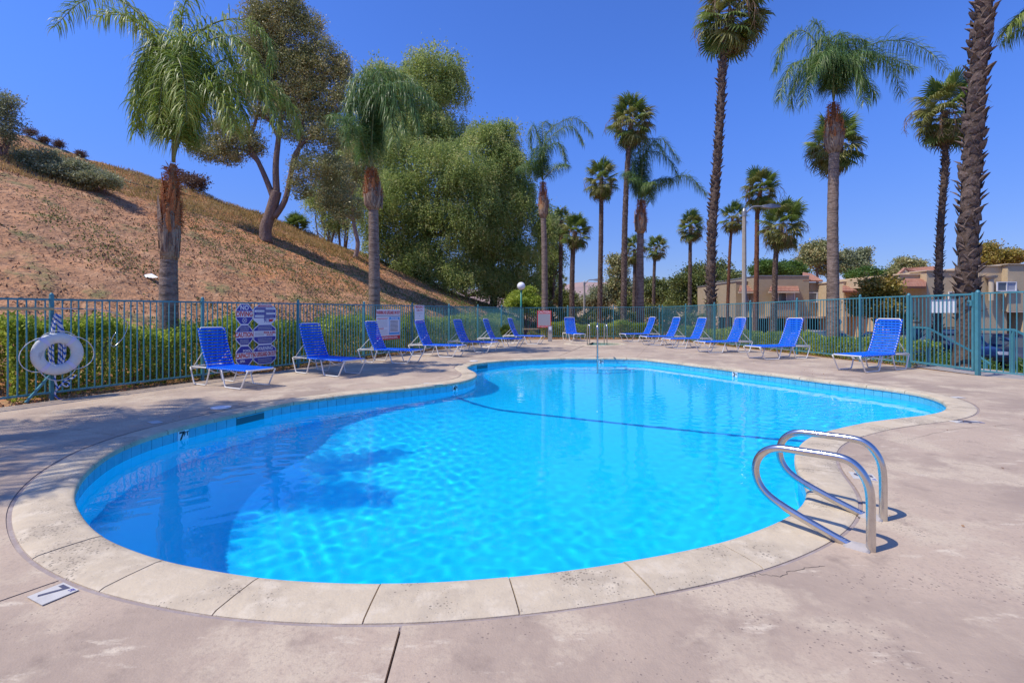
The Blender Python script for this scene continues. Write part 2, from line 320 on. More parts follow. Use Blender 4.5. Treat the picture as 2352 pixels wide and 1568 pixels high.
# pool outline, clockwise from the front
PO = [(877,1336),(730,1332),(601,1323),(490,1305),(382,1284.5),(300,1257),(238,1230),(198,1194),(175,1155),(171,1135),(178,1112),(199,1081),(227,1057),(264,1032.6),(325,1006),(406,981.8),(487.6,961.5),(568.8,943.2),(666,923),(802.5,905),(920,892.5),(1000,884),(1048.7,877.5),(1082,869.5),(1095,862),(1093,855),(1080,849),(1073,843.6),(1082,838),(1098.7,833.6),(1165,827),(1274,822.8),(1315,822.2),(1412,821.8),(1478,824),(1540,831),(1617,840),(1711,852),(1804.5,862.6),(1898,874.8),(2009,888),(2100,901),(2150,914),(2171.8,927),(2169,940.5),(2133.8,951),(2063.5,959.4),(1982,970),(1920,983),(1889,992),(1856,1003.8),(1834.6,1021.5),(1824,1045),(1827.5,1071.4),(1840,1092),(1851,1112),(1853.6,1136),(1841.8,1157),(1818,1178),(1773,1202),(1713.5,1223.4),(1666,1240),(1560,1264),(1440,1285),(1300,1306),(1170,1320),(1020,1332)]
pw = np.array([[G(*p).x, G(*p).y] for p in PO])
def catmull(P, k=12):
    n = len(P); out = []
    for i in range(n):
        a, b, c, d = P[i-1], P[i], P[(i+1) % n], P[(i+2) % n]
        for j in range(k):
            u = j/k; out.append(.5*((2*b)+(-a+c)*u+(2*a-5*b+4*c-d)*u*u+(-a+3*b-3*c+d)*u**3))
    return np.array(out)
def resample(P, step):
    Q = np.vstack([P, P[:1]]); d = np.r_[0, np.cumsum(np.linalg.norm(np.diff(Q, axis=0), axis=1))]; n = int(round(d[-1]/step)); u = np.linspace(0, d[-1], n, endpoint=False)
    return np.stack([np.interp(u, d, Q[:, 0]), np.interp(u, d, Q[:, 1])], 1)
def smooth(P, it, w=.5):
    for _ in range(it): P = P*(1-w)+w*.5*(np.roll(P, 1, 0)+np.roll(P, -1, 0))
    return P
PI_ = resample(catmull(pw), .055); PI_ = resample(smooth(PI_, 14), .055); NP = len(PI_)
def normals(P):
    t = unit(np.roll(P, -1, 0)-np.roll(P, 1, 0)); return np.stack([-t[:, 1], t[:, 0]], 1)     # outward for a clockwise loop
def offset(P, d, n=8):
    Q = P.copy()
    for _ in range(n): Q = smooth(Q+normals(Q)*d/n, 1)
    return Q
PWALL = offset(PI_, .03, 2); POUT = offset(PI_, .335, 12); PDECK = offset(PI_, .362, 13)
def nearest(P, x, y): return int(np.argmin((P[:, 0]-x)**2+(P[:, 1]-y)**2))
DE = [(-12.4,-6), (-12.4,-3.8)]+[(fl(t,0,-.24).x, fl(t,0,-.24).y) for t in (0,4,8,12,16,19.3)]+[(1.2,25.2),(3,25.35),(5,25.3),(7.6,25.4),(8.5,22.5),(10.15,12.7),(10.35,10.9),(10.75,10.1),(13.4,2.2),(13.6,-6)]
DEC = DE
gx = np.unique(np.r_[-np.geomspace(60, 2500, 22), np.arange(-60, -16, 1.0), np.arange(-16, 30, .5), np.arange(30, 60, 1.5), np.geomspace(60, 2500, 22)])
gy = np.unique(np.r_[-np.geomspace(30, 1500, 14), np.arange(-30, 0, 1.5), np.arange(0, 45, .5), np.arange(45, 90, 1.5), np.geomspace(90, 3500, 24)])
deckin = [(a*.94+.06*0, b*.94+.06*8) for a, b in DEC]
tag(inst('ground', grid_mesh('ground', gx, gy, terr, M['soil'], keep=lambda x, y: ~inside(x, y, deckin))), kind='structure')
def drape(name, quad, m, dz, nu=40, nv=40, thick=0):
    a, b, c, d = [np.array(q, float) for q in quad]; vs = []; fs = []
    for j in range(nv+1):
        for i in range(nu+1):
            u, v = i/nu, j/nv; p = (a*(1-u)+b*u)*(1-v)+(d*(1-u)+c*u)*v; vs.append((p[0], p[1], tz(p[0], p[1])+dz))
    for j in range(nv):
        for i in range(nu): k = j*(nu+1)+i; fs.append((k, k+1, k+nu+2, k+nu+1))
    mb = MB(); mb.add(vs, fs); return tag(mb.build(name, m, smooth=True), kind='structure')
drape('walkway', [(10.62,18),(10.9,2),(13.2,2),(12.4,18)], M['walk'], .012, 20, 60)
drape('lawn', [(12.5,24),(13.3,3),(17,3),(15.6,24)], M['lawn'], .008, 20, 60)
drape('parking_lot', [(17.5,-2),(60,-2),(60,33),(15.8,33)], M['asphalt'], .01, 60, 50)
drape('street', [(-6,38.5),(16,38.5),(18,50),(-4,50)], M['asphalt'], .012, 30, 20)
# distant hills
def far_hill(name, pts, Y, depth, m):
    mb = MB(); n = len(pts); vs = []; fs = []
    for i, (px, py) in enumerate(pts):
        top = AT(px, py, Y); f = AT(px, py, Y-depth); 
        vs += [(f.x, Y-depth, -6), ((top.x+f.x)/2, Y-depth*.5, top.z*.42-2+random.uniform(-2, 2)), (top.x, Y, top.z), (top.x*1.2, Y+depth, -8)]
    for i in range(n-1):
        for k in range(3): fs.append((i*4+k, (i+1)*4+k, (i+1)*4+k+1, i*4+k+1))
    mb.add(vs, fs); return tag(mb.build(name, m, smooth=True), kind='structure')
M['farhill'] = mat('far_hill', (.40, .27, .22), .95, [(.006, (.30, .22, .19), .45, .6, 8), (.03, (.22, .17, .15), .55, .7, 8)])
M['farfield'] = mat('far_field', (.42, .27, .14), .95, [(.02, (.42, .30, .17), .4, .6, 8)])
far_hill('distant_hill', [(700,700),(900,672),(1080,664),(1180,663),(1240,668),(1280,660),(1315,650),(1342,647),(1362,648),(1420,648),(1440,656),(1500,664),(1620,672),(1800,676),(2100,684),(2500,694)], 1100, 350, M['farhill'])
far_hill('distant_field', [(1150,712),(1250,700),(1330,690),(1380,678),(1430,676),(1480,684),(1600,700),(1800,712)], 420, 160, M['farfield'])

# ---------------------------------------------------------------- pool
pool = tag(bpy.data.objects.new('pool', None), kind='structure'); link(pool)
LA = np.array([-.9, 9.55]); LBp = np.array([4.6, 6.95]); ld = unit(LBp-LA); ln = np.array([-ld[1], ld[0]])
def depth(X, Y):
    q = (X-LA[0])*ln[0]+(Y-LA[1])*ln[1]
    return np.where(q > 0, 1.45-.07*np.clip(q, 0, 6), 1.45+.17*np.clip(-q, 0, 3.2))
def floorz(X, Y):
    P = PWALL[::4]; d = np.full(X.shape, 9.0)
    for p in P: d = np.minimum(d, np.hypot(X-p[0], Y-p[1]))
    return -depth(X, Y)-.06+.85*np.clip(1-d/1.25, 0, 1)**2
x0, y0 = PWALL.min(0)-.2; x1, y1 = PWALL.max(0)+.2
PEX = offset(PI_, .12, 4)[::3]
fo = inst('pool_floor', grid_mesh('pool_floor', np.arange(x0, x1, .16), np.arange(y0, y1, .16), floorz, M['plaster'], keep=lambda x, y: inside(x, y, PEX)), pool)
mb = MB(); vs = []; fs = []
for p in PWALL: vs += [(p[0], p[1], -.02), (p[0], p[1], -2.6)]
for i in range(NP): j = (i+1) % NP; fs.append((2*i, 2*i+1, 2*j+1, 2*j))
mb.add(vs, fs); wo = mb.build('pool_wall', M['plaster'], pool, smooth=True)
# break line stripe on the floor
mb = MB(); vs = []; fs = []
for k in range(41):
    p = LA+(LBp-LA)*(k/40*1.16-.08)
    for o in (-.04, .04): q = p+ln*o; vs.append((q[0], q[1], float(floorz(np.array([q[0]]), np.array([q[1]]))[0])+.012))
for k in range(40): fs.append((2*k, 2*k+1, 2*k+3, 2*k+2))
mb.add(vs, fs); st = mb.build('floor_stripe', M['darkblue'], pool)
recv = [fo, wo, st]
for (r_, z) in ((1.9, -.95), (1.45, -.68), (1.0, -.42)):
    mb = MB(); mb.prism([(2.55+r_*math.cos(a), 15.0+r_*.8*math.sin(a)) for a in np.linspace(0, 2*math.pi, 40, endpoint=False)], -1.3, z)
    recv.append(mb.build('pool_step', M['plaster'], pool))
def wallpt(i, z, off=0):
    n = normals(PWALL)[i % NP]; p = PWALL[i % NP]; return Vector((p[0]-n[0]*off, p[1]-n[1]*off, z))
# grout band and waterline tiles, each a tile
NW = normals(PWALL)
mb = MB(); vs = []; fs = []
for i in range(NP):
    p = PWALL[i]-NW[i]*.004; vs += [(p[0], p[1], -.02), (p[0], p[1], -.21)]
for i in range(NP): j = (i+1) % NP; fs.append((2*i, 2*i+1, 2*j+1, 2*j))
mb.add(vs, fs); recv.append(mb.build('tile_bed', M['grout'], pool, smooth=True))
ti = resample(PWALL, .155); tn = normals(ti); nt = len(ti)
sk = [nearest(ti, *G(572, 945).xy), nearest(ti, *G(1104, 833).xy)]
for i in range(nt):
    if any(abs(i-k) <= (1 if q else 1) for q, k in enumerate(sk)): continue
    j = (i+1) % nt; a = Vector((*ti[i], 0)); b = Vector((*ti[j], 0)); d = (b-a).normalized(); n = Vector((*tn[i], 0))
    a1 = a+d*.003-n*.014; b1 = b-d*.003-n*.014; mb = MB()
    mb.add([(a1.x, a1.y, -.055), (b1.x, b1.y, -.055), (b1.x, b1.y, -.203), (a1.x, a1.y, -.203), (a1.x+n.x*.02, a1.y+n.y*.02, -.055), (b1.x+n.x*.02, b1.y+n.y*.02, -.055), (b1.x+n.x*.02, b1.y+n.y*.02, -.203), (a1.x+n.x*.02, a1.y+n.y*.02, -.203)],
           [(0, 1, 2, 3), (0, 4, 5, 1), (1, 5, 6, 2), (2, 6, 7, 3), (3, 7, 4, 0)])
    recv.append(mb.build('tile', M['tile'], pool))
for k in sk:                                                         # skimmer mouths
    a = Vector((*ti[(k-1) % nt], -.13)); b = Vector((*ti[(k+2) % nt], -.13)); n = Vector((*tn[k], 0)); mb = MB()
    mb.bar(a+n*.0-n*.012, b-n*.012, .012, .15, 0); mb.bar(a-n*.02+Vector((0, 0, .06)), b-n*.02+Vector((0, 0, .06)), .02, .012, 1)
    recv.append(mb.build('skimmer_mouth', [mat('skimmer_dark', (.02, .13, .16), .6), M['tile']], pool))
# coping stones
step = 12; i0 = nearest(PI_, *G(877, 1336).xy); st_n = round(NP/step); cuts = [(i0+int(round(k*NP/st_n))) for k in range(st_n+1)]
for c in range(st_n):
    ia, ib = cuts[c], cuts[c+1]; mb = MB(); vs = []; fs = []; idx = list(range(ia, ib+1)); n = len(idx); hgt = random.uniform(-.002, .003)
    prof = [(.0, -.055), (-.002, -.02), (.006, -.006), (.022, .003), (.06, .008), (.2, .008), (.31, .004), (.333, -.004), (.335, -.06)]
    for q, i in enumerate(idx):
        A = PI_[i % NP]; B = POUT[i % NP]; u = unit((B-A)[None])[0]; w = np.linalg.norm(B-A)
        if q in (0, n-1):
            tt = unit((PI_[(i+1) % NP]-PI_[(i-1) % NP])[None])[0]*(.004 if q == 0 else -.004); A = A+tt; B = B+tt
        for (o, z) in prof: p = A+(B-A)*(o/.335); vs.append((p[0], p[1], z+hgt))
    m = len(prof)
    for q in range(n-1):
        for k in range(m-1): fs.append((q*m+k, q*m+k+1, (q+1)*m+k+1, (q+1)*m+k))
        fs.append((q*m, (q+1)*m, (q+1)*m+m-1, q*m+m-1))
    fs.append(tuple(range(m-1, -1, -1))[::-1]); fs.append(tuple((n-1)*m+k for k in range(m))[::-1])
    mb.add(vs, fs); mb.build('coping_stone', M['coping'], pool, smooth=True, ang=50)
mb = MB(); vs = []; fs = []                                          # mortar bed under the stones and the joint round them
B2 = offset(PI_, .385, 13); A2 = offset(PI_, .012, 2)
for i in range(NP): vs += [(A2[i][0], A2[i][1], -.012), (POUT[i][0], POUT[i][1], -.010), (B2[i][0], B2[i][1], -.006), (B2[i][0], B2[i][1], -.1)]
for i in range(NP):
    j = (i+1) % NP
    for k in range(3): fs.append((4*i+k, 4*i+k+1, 4*j+k+1, 4*j+k))
mb.add(vs, fs); mb.build('joint_sealant', M['joint'], pool, smooth=True)
# water with real ripples; sunlight is refracted through it
wm = bpy.data.materials.new('pool_water'); wm.use_nodes = True; b_ = wm.node_tree.nodes['Principled BSDF']
b_.inputs['Transmission Weight'].default_value = 1; b_.inputs['IOR'].default_value = 1.33; b_.inputs['Roughness'].default_value = 0; b_.inputs['Base Color'].default_value = (.5, .95, 1, 1)
def waves(X, Y):
    r = np.random.default_rng(3); Z = np.zeros_like(X)-.165; patch = .55+.45*np.sin(X*.8+1)*np.sin(Y*.6+.5)
    for k in range(44):
        wl = r.uniform(.10, .26); a = r.uniform(0, 2*math.pi); kx, ky = math.cos(a)*2*math.pi/wl, math.sin(a)*2*math.pi/wl
        Z += .0007*wl**1.05*np.sin(kx*X+ky*Y+r.uniform(0, 6.28)+.6*np.sin(.9*X+k)+.5*np.sin(1.1*Y+2*k))*patch
    return Z
we = offset(PI_, .045, 2)[::2]
wat = inst('pool_water', grid_mesh('pool_water', np.arange(x0, x1, .028), np.arange(y0, y1, .028), waves, wm, keep=lambda x, y: inside(x, y, we)))
tag(wat, kind='structure'); wat.cycles.is_caustics_caster = True
# depth numbers on the waterline
def txt(name, s, size, m, parent, x=0, y=0, z=.004, ax='CENTER', sx=1, bold=0, ext=.0008, ry=0):
    c = bpy.data.curves.new(name, 'FONT'); c.body = s; c.size = size; c.align_x = ax; c.align_y = 'CENTER'; c.extrude = ext; c.offset = bold; c.materials.append(m)
    c.resolution_u = 4; tmp = bpy.data.objects.new('tmp', c); me = bpy.data.meshes.new_from_object(tmp); me.name = name; bpy.data.objects.remove(tmp); bpy.data.curves.remove(c)
    return inst(name, me, parent, (x, y, z), (0, 0, ry), (sx, 1, 1))
def rect(mb, x0, x1, y0, y1, z=.001, t=.002, mi=0): mb.box(((x0+x1)/2, (y0+y1)/2, z), (abs(x1-x0), abs(y1-y0), t), mi)
for (px, py, big, sm, lab) in ((420, 978, '7', 'FT', 'white waterline depth tile reading 7 FT on the shaded left pool wall'), (1048, 878, '4', '½', 'white waterline depth tile reading 4½ beside the pool nose'),
                     (1380, 822, '3', '½', 'white waterline depth tile reading 3½ behind the central step rail'), (1686, 849, '3', '½', 'white waterline depth tile reading 3½ on the sunny far right wall')):
    i = nearest(PWALL, *G(px, py).xy); n = NW[i]; o = Vector((PWALL[i][0]-n[0]*.02, PWALL[i][1]-n[1]*.02, -.125))
    r_ = Vector((n[1], -n[0], 0)); t = frame_thing('depth_tile', lab, 'depth marker', o, r_, (0, 0, 1)); mb = MB(); mb.box((0, 0, 0), (.15, .146, .01)); recv.append(mb.build('tile_face', M['signw'], t))
    txt('depth_digit', big, .15, M['black'], t, -.022, 0, .007, bold=.004); txt('depth_unit', sm, .07, M['black'], t, .042, .02, .007, bold=.002)
for o in recv: o.cycles.is_caustics_receiver = True

# ---------------------------------------------------------------- deck slabs
deck = tag(bpy.data.objects.new('pool_deck', None), kind='structure'); link(deck)
def bparam(pt, d):
    best = None
    for k in range(len(DEC)):
        a = Vector(DEC[k]); b = Vector(DEC[(k+1) % len(DEC)]); e = b-a; den = d.x*e.y-d.y*e.x
        if abs(den) < 1e-9: continue
        w = a-pt; u = (w.x*e.y-w.y*e.x)/den; v = (w.x*d.y-w.y*d.x)/den
        if u > 0 and 0 <= v < 1 and (best is None or u < best[0]): best = (u, k+v, pt+d*u)
    return best
JO = [((150, 1328), (0, 1380)), ((98, 1100), (0, 1104)), ((330, 1000), (120, 968)), ((1040, 858), (965, 846)), ((1270, 819), (1334, 794)), ((1463, 820), (1476, 807)), ((2010, 872), (2060, 862)), ((2240, 935), (2352, 946)), ((930, 1435), (895, 1568))]
js = []
for a, b in JO:
    A = G(*a); B = G(*b); i = nearest(PDECK, A.x, A.y); p = Vector(PDECK[i]); d = Vector((B.x-A.x, B.y-A.y)).normalized(); hit = bparam(p+d*.01, d); js.append((i, p, hit[1], hit[2]))
js.sort(key=lambda q: (q[0]-i0) % NP)
SP = Vector((3.75, 21.75)); SR = 1.42
spah = [(SP.x+(SR+.012)*math.cos(a), SP.y+(SR+.012)*math.sin(a)) for a in np.linspace(0, 2*math.pi, 48, endpoint=False)]
nb = len(DEC)
for q in range(len(js)):
    a = js[q]; b = js[(q+1) % len(js)]; idx = []; i = a[0]
    while i % NP != b[0] % NP: idx.append(i % NP); i += 1
    idx.append(b[0]); poly = [tuple(PDECK[k]) for k in idx[::2]]+[tuple(PDECK[idx[-1]])]
    outer = [b[3][:]]; k = b[2]; tgt = a[2]
    if tgt > k: tgt -= nb
    kk = math.floor(k)
    while kk > tgt: outer.append(DEC[kk % nb]); kk -= 1
    outer.append(a[3][:]); poly += [tuple(o) for o in outer]
    g = .0035 + (.005 if (q == len(js)-1) else 0)                                      # open the joint: pull both radial edges in
    for (jj, e0, e1) in ((a, 0, len(poly)-1), (b, len(idx[::2]), len(idx[::2])+1)):
        d = Vector(jj[3])-Vector(jj[1]); nrm = Vector((-d.y, d.x)).normalized(); c = Vector((sum(p[0] for p in poly)/len(poly), sum(p[1] for p in poly)/len(poly)))
        sg = -1 if jj is a else 1
        for e in {e0, e1}:
            poly[e] = (poly[e][0]+nrm.x*g*sg, poly[e][1]+nrm.y*g*sg)
    cl = []
    for p in poly:
        if not cl or (p[0]-cl[-1][0])**2+(p[1]-cl[-1][1])**2 > 1e-6: cl.append(p)
    hs = [spah] if inside(np.array([SP.x]), np.array([SP.y]), cl)[0] else []
    mb = MB(); mb.prism(cl, -.13, random.uniform(-.002, .002), holes=hs); mb.build('slab', M['deck'], deck)
mb = MB()
for j in js: mb.bar((j[1][0], j[1][1], -.035), (j[3][0], j[3][1], -.035), .05, .03)
mb.build('joint_filler', mat('joint_dirt', (.09, .065, .05), .95), deck)
# spa
spa = tag(bpy.data.objects.new('spa', None), kind='structure'); link(spa)
for k in range(20):
    a0, a1 = 2*math.pi*k/20+.004, 2*math.pi*(k+1)/20-.004; mb = MB(); vs = []; fs = []
    for u in range(4):
        a = a0+(a1-a0)*u/3
        for (r_, z) in ((SR-.3, -.06), (SR-.3, .004), (SR-.26, .02), (SR-.02, .014), (SR, 0), (SR, -.06)): vs.append((SP.x+r_*math.cos(a), SP.y+r_*math.sin(a), z))
    for u in range(3):
        for c in range(5): fs.append((u*6+c, (u+1)*6+c, (u+1)*6+c+1, u*6+c+1))
    fs += [(0, 1, 2, 3, 4, 5), (23, 22, 21, 20, 19, 18)]
    mb.add(vs, fs); mb.build('coping_stone', M['coping'], spa, smooth=True, ang=40)
mb = MB(); mb.lathe([(SR-.27, -.03), (SR-.27, -.6), (SR-.6, -.62), (SR-.6, -1), (.01, -1)], (SP.x, SP.y, 0), 40); mb.build('spa_shell', mat('spa_plaster', (.12, .5, .5), .6), spa, smooth=True)
mb = MB(); mb.prism([(SP.x+(SR-.27)*math.cos(a), SP.y+(SR-.27)*math.sin(a)) for a in np.linspace(0, 2*math.pi, 40, endpoint=False)], -.09, -.07)
tag(mb.build('spa_water', mat('spa_water', (.05, .36, .32), .05, bump=[(9, .01)], spec=.6)), kind='structure')

# ---------------------------------------------------------------- deck markers, lids
def deck_sign(px, py, ang, w, h, big, sm, lab):
    p = G(px, py); t = thing('depth_marker', lab, 'depth marker', (p.x, p.y, .003), ang); mb = MB(); mb.box((0, 0, .001), (w, h, .003)); mb.build('marker_tile', M['signw'], t)
    if big: txt('depth_digit', big, h*1.15, mat('marker_grey', (.10, .10, .14), .6), t, -.01, 0, .004, bold=.004, ext=.0004)
    if sm: txt('depth_unit', sm, h*.42, M['signb'], t, w*.33, h*.22, .004, bold=.001, ext=.0004)
p0 = G(121, 1364)
deck_sign(121, 1364, math.atan2(-1, .1)+math.pi, .30, .15, '7', 'FT', 'white deck marker reading 7 FT by the near left coping') if False else None
def flat_marker(quad, lab, digit, unit_):
    c = [G(*q) for q in quad]; o = (c[0]+c[1]+c[2]+c[3])/4; r_ = (c[1]-c[0]).normalized(); u = (c[3]-c[0]).normalized(); u = (u-r_*u.dot(r_)).normalized()
    w = ((c[1]-c[0]).length+(c[2]-c[3]).length)/2; h = ((c[3]-c[0]).length+(c[2]-c[1]).length)/2
    t = frame_thing('depth_marker', lab, 'depth marker', Vector((o.x, o.y, .004)), r_, u); mb = MB(); mb.box((0, 0, 0), (w, h, .004)); mb.build('marker_tile', M['marker'], t)
    if digit: txt('depth_digit', digit, h*1.05, mat('marker_ink', (.085, .085, .13), .6), t, -w*.12, 0, .003, bold=.003, ext=.0004)
    if unit_: txt('depth_unit', unit_, h*.2, M['signb'], t, w*.34, h*.36, .003, bold=.001, ext=.0004)
flat_marker([(63, 1372), (98, 1391), (182, 1355), (145, 1339)], 'white deck marker reading 7 FT beside the near left coping joint', '7', 'FT')
flat_marker([(1950, 1085), (1963, 1102), (2014, 1103), (2000, 1088)], 'white deck marker between the two chrome ladder rails', '5', 'FT')
flat_marker([(2190, 969), (2210, 974), (2250, 969), (2228, 964)], 'white deck marker at the right tip of the pool', '4', 'FT')
flat_marker([(2175, 913), (2190, 916), (2205, 912), (2188, 909)], 'small white deck marker beyond the right tip of the pool', '', '')
flat_marker([(975, 881), (985, 886), (1015, 882), (1004, 877)], 'white deck marker next to the pool nose in palm shadow', '', '')
flat_marker([(338, 969), (352, 974), (376, 970), (362, 966)], 'white deck marker in the shade near the left skimmer lid', '', '')
for (px, py, r_, lab) in ((508, 936, .135, 'round white skimmer lid in the deck shade by the left skimmer mouth'), (1088, 829, .12, 'round white skimmer lid behind the pool nose')):
    p = G(px, py); mb = MB(); mb.lathe([(.001, .010), (r_*.8, .010), (r_*.85, .006), (r_, .008), (r_, 0)], n=28); o = mb.build('skimmer_lid', M['white'], loc=(p.x, p.y, .002), smooth=True, ang=30); tag(o, lab, 'lid', 'skimmer lids')

# ---------------------------------------------------------------- fences
def fence(label, pts, cat='fence', sp=2.5, first=0, hh=(1.66, 1.7), endpost=True, cap=True):
    a, b = Vector(pts[0]), Vector(pts[1]); L = (b-a).length; d = (b-a).normalized(); ang = math.atan2(d.y, d.x)
    t = thing('fence', label, cat, (a.x, a.y, 0), ang); H = lambda x: hh[0]+(hh[1]-hh[0])*x/L
    posts = []; x = first
    while x < L+.01: posts.append(x); x += sp
    pm = MB().box((0, 0, .5), (.05, .05, 1)).mesh('fence_post', M['fence']); cm = MB().lathe([(.032, 0), (.034, .01), (.02, .035), (.001, .05)], n=10).mesh('post_cap', M['fence'], True)
    for x in posts:
        p = inst('fence_post', pm, t, (x, 0, -.08), sc=(1, 1, H(x)+.1)); 
        if cap: inst('post_cap', cm, p, (0, 0, 1), sc=(1, 1, 1/(H(x)+.1)))
    km = MB().box((0, 0, .5), (.0165, .0165, 1)).mesh('picket', M['fence']); x = .055
    while x < L:
        if all(abs(x-q) > .04 for q in posts):
            inst('picket', km, t, (x+random.uniform(-.002, .002), 0, .09), sc=(1, 1, H(x)-.13), rot=(random.uniform(-.003, .003), random.uniform(-.004, .004), 0))
        x += .112
    for zz, nm in ((-.045, 'top_rail'), (0, 'bottom_rail')):
        m = MB(); z0_, z1_ = (H(0)+zz, H(L)+zz) if nm == 'top_rail' else (.1, .1); m.bar((0, 0, z0_), (L, 0, z1_), .028, .032); m.build(nm, M['fence'], t)
    return t
fence('long blue-green picket fence in front of the hedge and hillside', (fl(-5.9).xy, fl(21.1).xy), first=-.0+(5.9+.62)-5, hh=(1.64, 1.72))
EC = fl(21.1); fence('short far blue-green picket fence behind the round spa', (EC.xy+Vector((.05, 0)), RA), first=2.35, hh=(1.72, 1.76))
fence('right blue-green picket fence between the spa corner and the gate', (RA, RB+(RA-RB).normalized()*.08), first=0, hh=(1.76, 1.88))
fence('blue-green picket fence to the right of the gate', (RC+(RD-RC).normalized()*.10, RD), first=2.05, hh=(1.88, 1.92), sp=2.2)
# gate
gd = (RC-RB); GLn = gd.length; gdn = gd.normalized(); gate = thing('gate', 'blue-green picket gate with self-closing box beside the tall rough palm trunk', 'gate', (RB.x, RB.y, 0), math.atan2(gd.y, gd.x))
mb = MB().box((0, 0, .98), (.075, .075, 2.0)); mb.lathe([(.045, 1.98), (.03, 2.02), (.001, 2.035)], n=10); gp = mb.mesh('gate_post', M['fence'])
inst('gate_post', gp, gate, (0, 0, -.05), sc=(1, 1, .965)); inst('gate_post', gp, gate, (GLn+.06, 0, -.05), sc=(1, 1, .965))
mb = MB()
for (a, b, w) in (((.07, 0, 1.82), (GLn-.02, 0, 1.82), .045), ((.07, 0, .13), (GLn-.02, 0, .11), .045), ((.085, 0, .11), (.085, 0, 1.84), .04), ((GLn-.04, 0, .09), (GLn-.04, 0, 1.86), .05)): mb.bar(a, b, w)
mb.build('gate_frame', M['fence'], gate)
km = MB().box((0, 0, .5), (.0165, .0165, 1)).mesh('picket', M['fence'])
for k in range(1, 15): inst('picket', km, gate, (.085+k*(GLn-.125)/15, 0, .13), sc=(1, 1, 1.67))
mb = MB().box((GLn-.09, -.03, 1.62), (.11, .04, .13)); mb.build('latch_box', M['fence'], gate)
mb = MB().tube([(GLn-.1, -.05, 1.64), (GLn-.1, -.11, 1.64)], .025, 12); mb.build('knob', M['steel'], gate)
mb = MB().bar((.13, 0, 1.15), (.36, 0, 1.15), .02, .03); mb.build('handle', M['black'], gate)
sg = frame_thing('notice_board', 'blank white notice panel wired to the back of the gate', 'sign', Vector((RB.x+gdn.x*.93+.03, RB.y+gdn.y*.93, 1.56)), (gdn.x, gdn.y, 0), (0, 0, 1))
MB().box((0, 0, -.02), (.66, .33, .006)).build('panel', M['signw'], sg)

# ---------------------------------------------------------------- ladder rails
UA = Vector((-.72, .69, 0)).normalized(); A0 = G(2000, 1265); nrm = Vector((UA.y, -UA.x, 0))
rp = [(2000,1264),(2000,1200),(2000,1154.6),(1998.5,1121),(1986.7,1093),(1967.7,1067.9),(1946,1053.6),(1922.5,1047.7),(1879.8,1041.7),(1832,1034.6),(1800,1029),(1780,1027.5),(1761,1031),(1744.4,1042.9),(1734.9,1059.5),(1732.5,1083.3),(1739.6,1107),(1753.8,1128.4),(1775.3,1147.4),(1808.5,1168.8),(1856,1197),(1903.5,1224.6),(1941,1245)]
pts = []
for (px, py) in rp:
    d = Vector(((px-CX)/FPX, 1, -(py-HZ)/FPX)); o = Vector((0, 0, EYE)); k = (A0-o).dot(nrm)/d.dot(nrm); pts.append(o+d*k)
pts = [p-A0 for p in pts]; pts[0].z = -.02
def spl(P, k=5):
    out = []; n = len(P)
    for i in range(n-1):
        a, b, c, d = P[max(i-1, 0)], P[i], P[i+1], P[min(i+2, n-1)]
        for j in range(k): u = j/k; out.append(.5*((2*b)+(-a+c)*u+(2*a-5*b+4*c-d)*u*u+(-a+3*b-3*c+d)*u**3))
    return out+[P[-1]]
pts = spl(pts, 8)
for _ in range(60): pts = [pts[0], pts[1]]+[pts[i]*.4+(pts[i-1]+pts[i+1])*.3 for i in range(2, len(pts)-2)]+pts[-2:]
pts.append(pts[-1]+(pts[-1]-pts[-6]).normalized()*.06)
rm = MB().tube(pts, .0245, 28).mesh('bent_tube', M['steel'], True, 60)
base = (pts[-3]*.5); ang_ = math.atan2(UA.y, UA.x); L0 = Vector((pts[-3].x, pts[-3].y)).length
pm_ = MB(); pf = [(0.0, -.01), (.0, .012), (.25, .028), (.75, .026), (1, .01), (1, -.01)]; vs = []; fs = []
for j in range(9):
    a = -1+2*j/8
    for (u, z) in pf: vs.append((u*L0, a*.055*(1-.3*abs(u-.5)), z*math.sqrt(max(0, 1-a*a))*1.0 if z > 0 else z))
for j in range(8):
    for c in range(5): fs.append((j*6+c, j*6+c+1, (j+1)*6+c+1, (j+1)*6+c))
pm_ = pm_.add(vs, fs).mesh('anchor_pad', mat('pad_concrete', (.42, .38, .35), .85, [(9, (.5, .46, .42), .45, .7), (22, (.3, .12, .05), .68, .74)], [(30, .01)]), True)
for (ox, oy, lab) in ((0, 0, 'chrome looped pool ladder rail nearest the camera'), (.396, .422, 'chrome looped pool ladder rail behind the nearer one')):
    t = thing('ladder_rail', lab, 'handrail', (A0.x+ox, A0.y+oy, 0), 0, 'pool ladder rails'); inst('bent_tube', rm, t)
    inst('anchor_pad', pm_, t, rot=(0, 0, ang_))
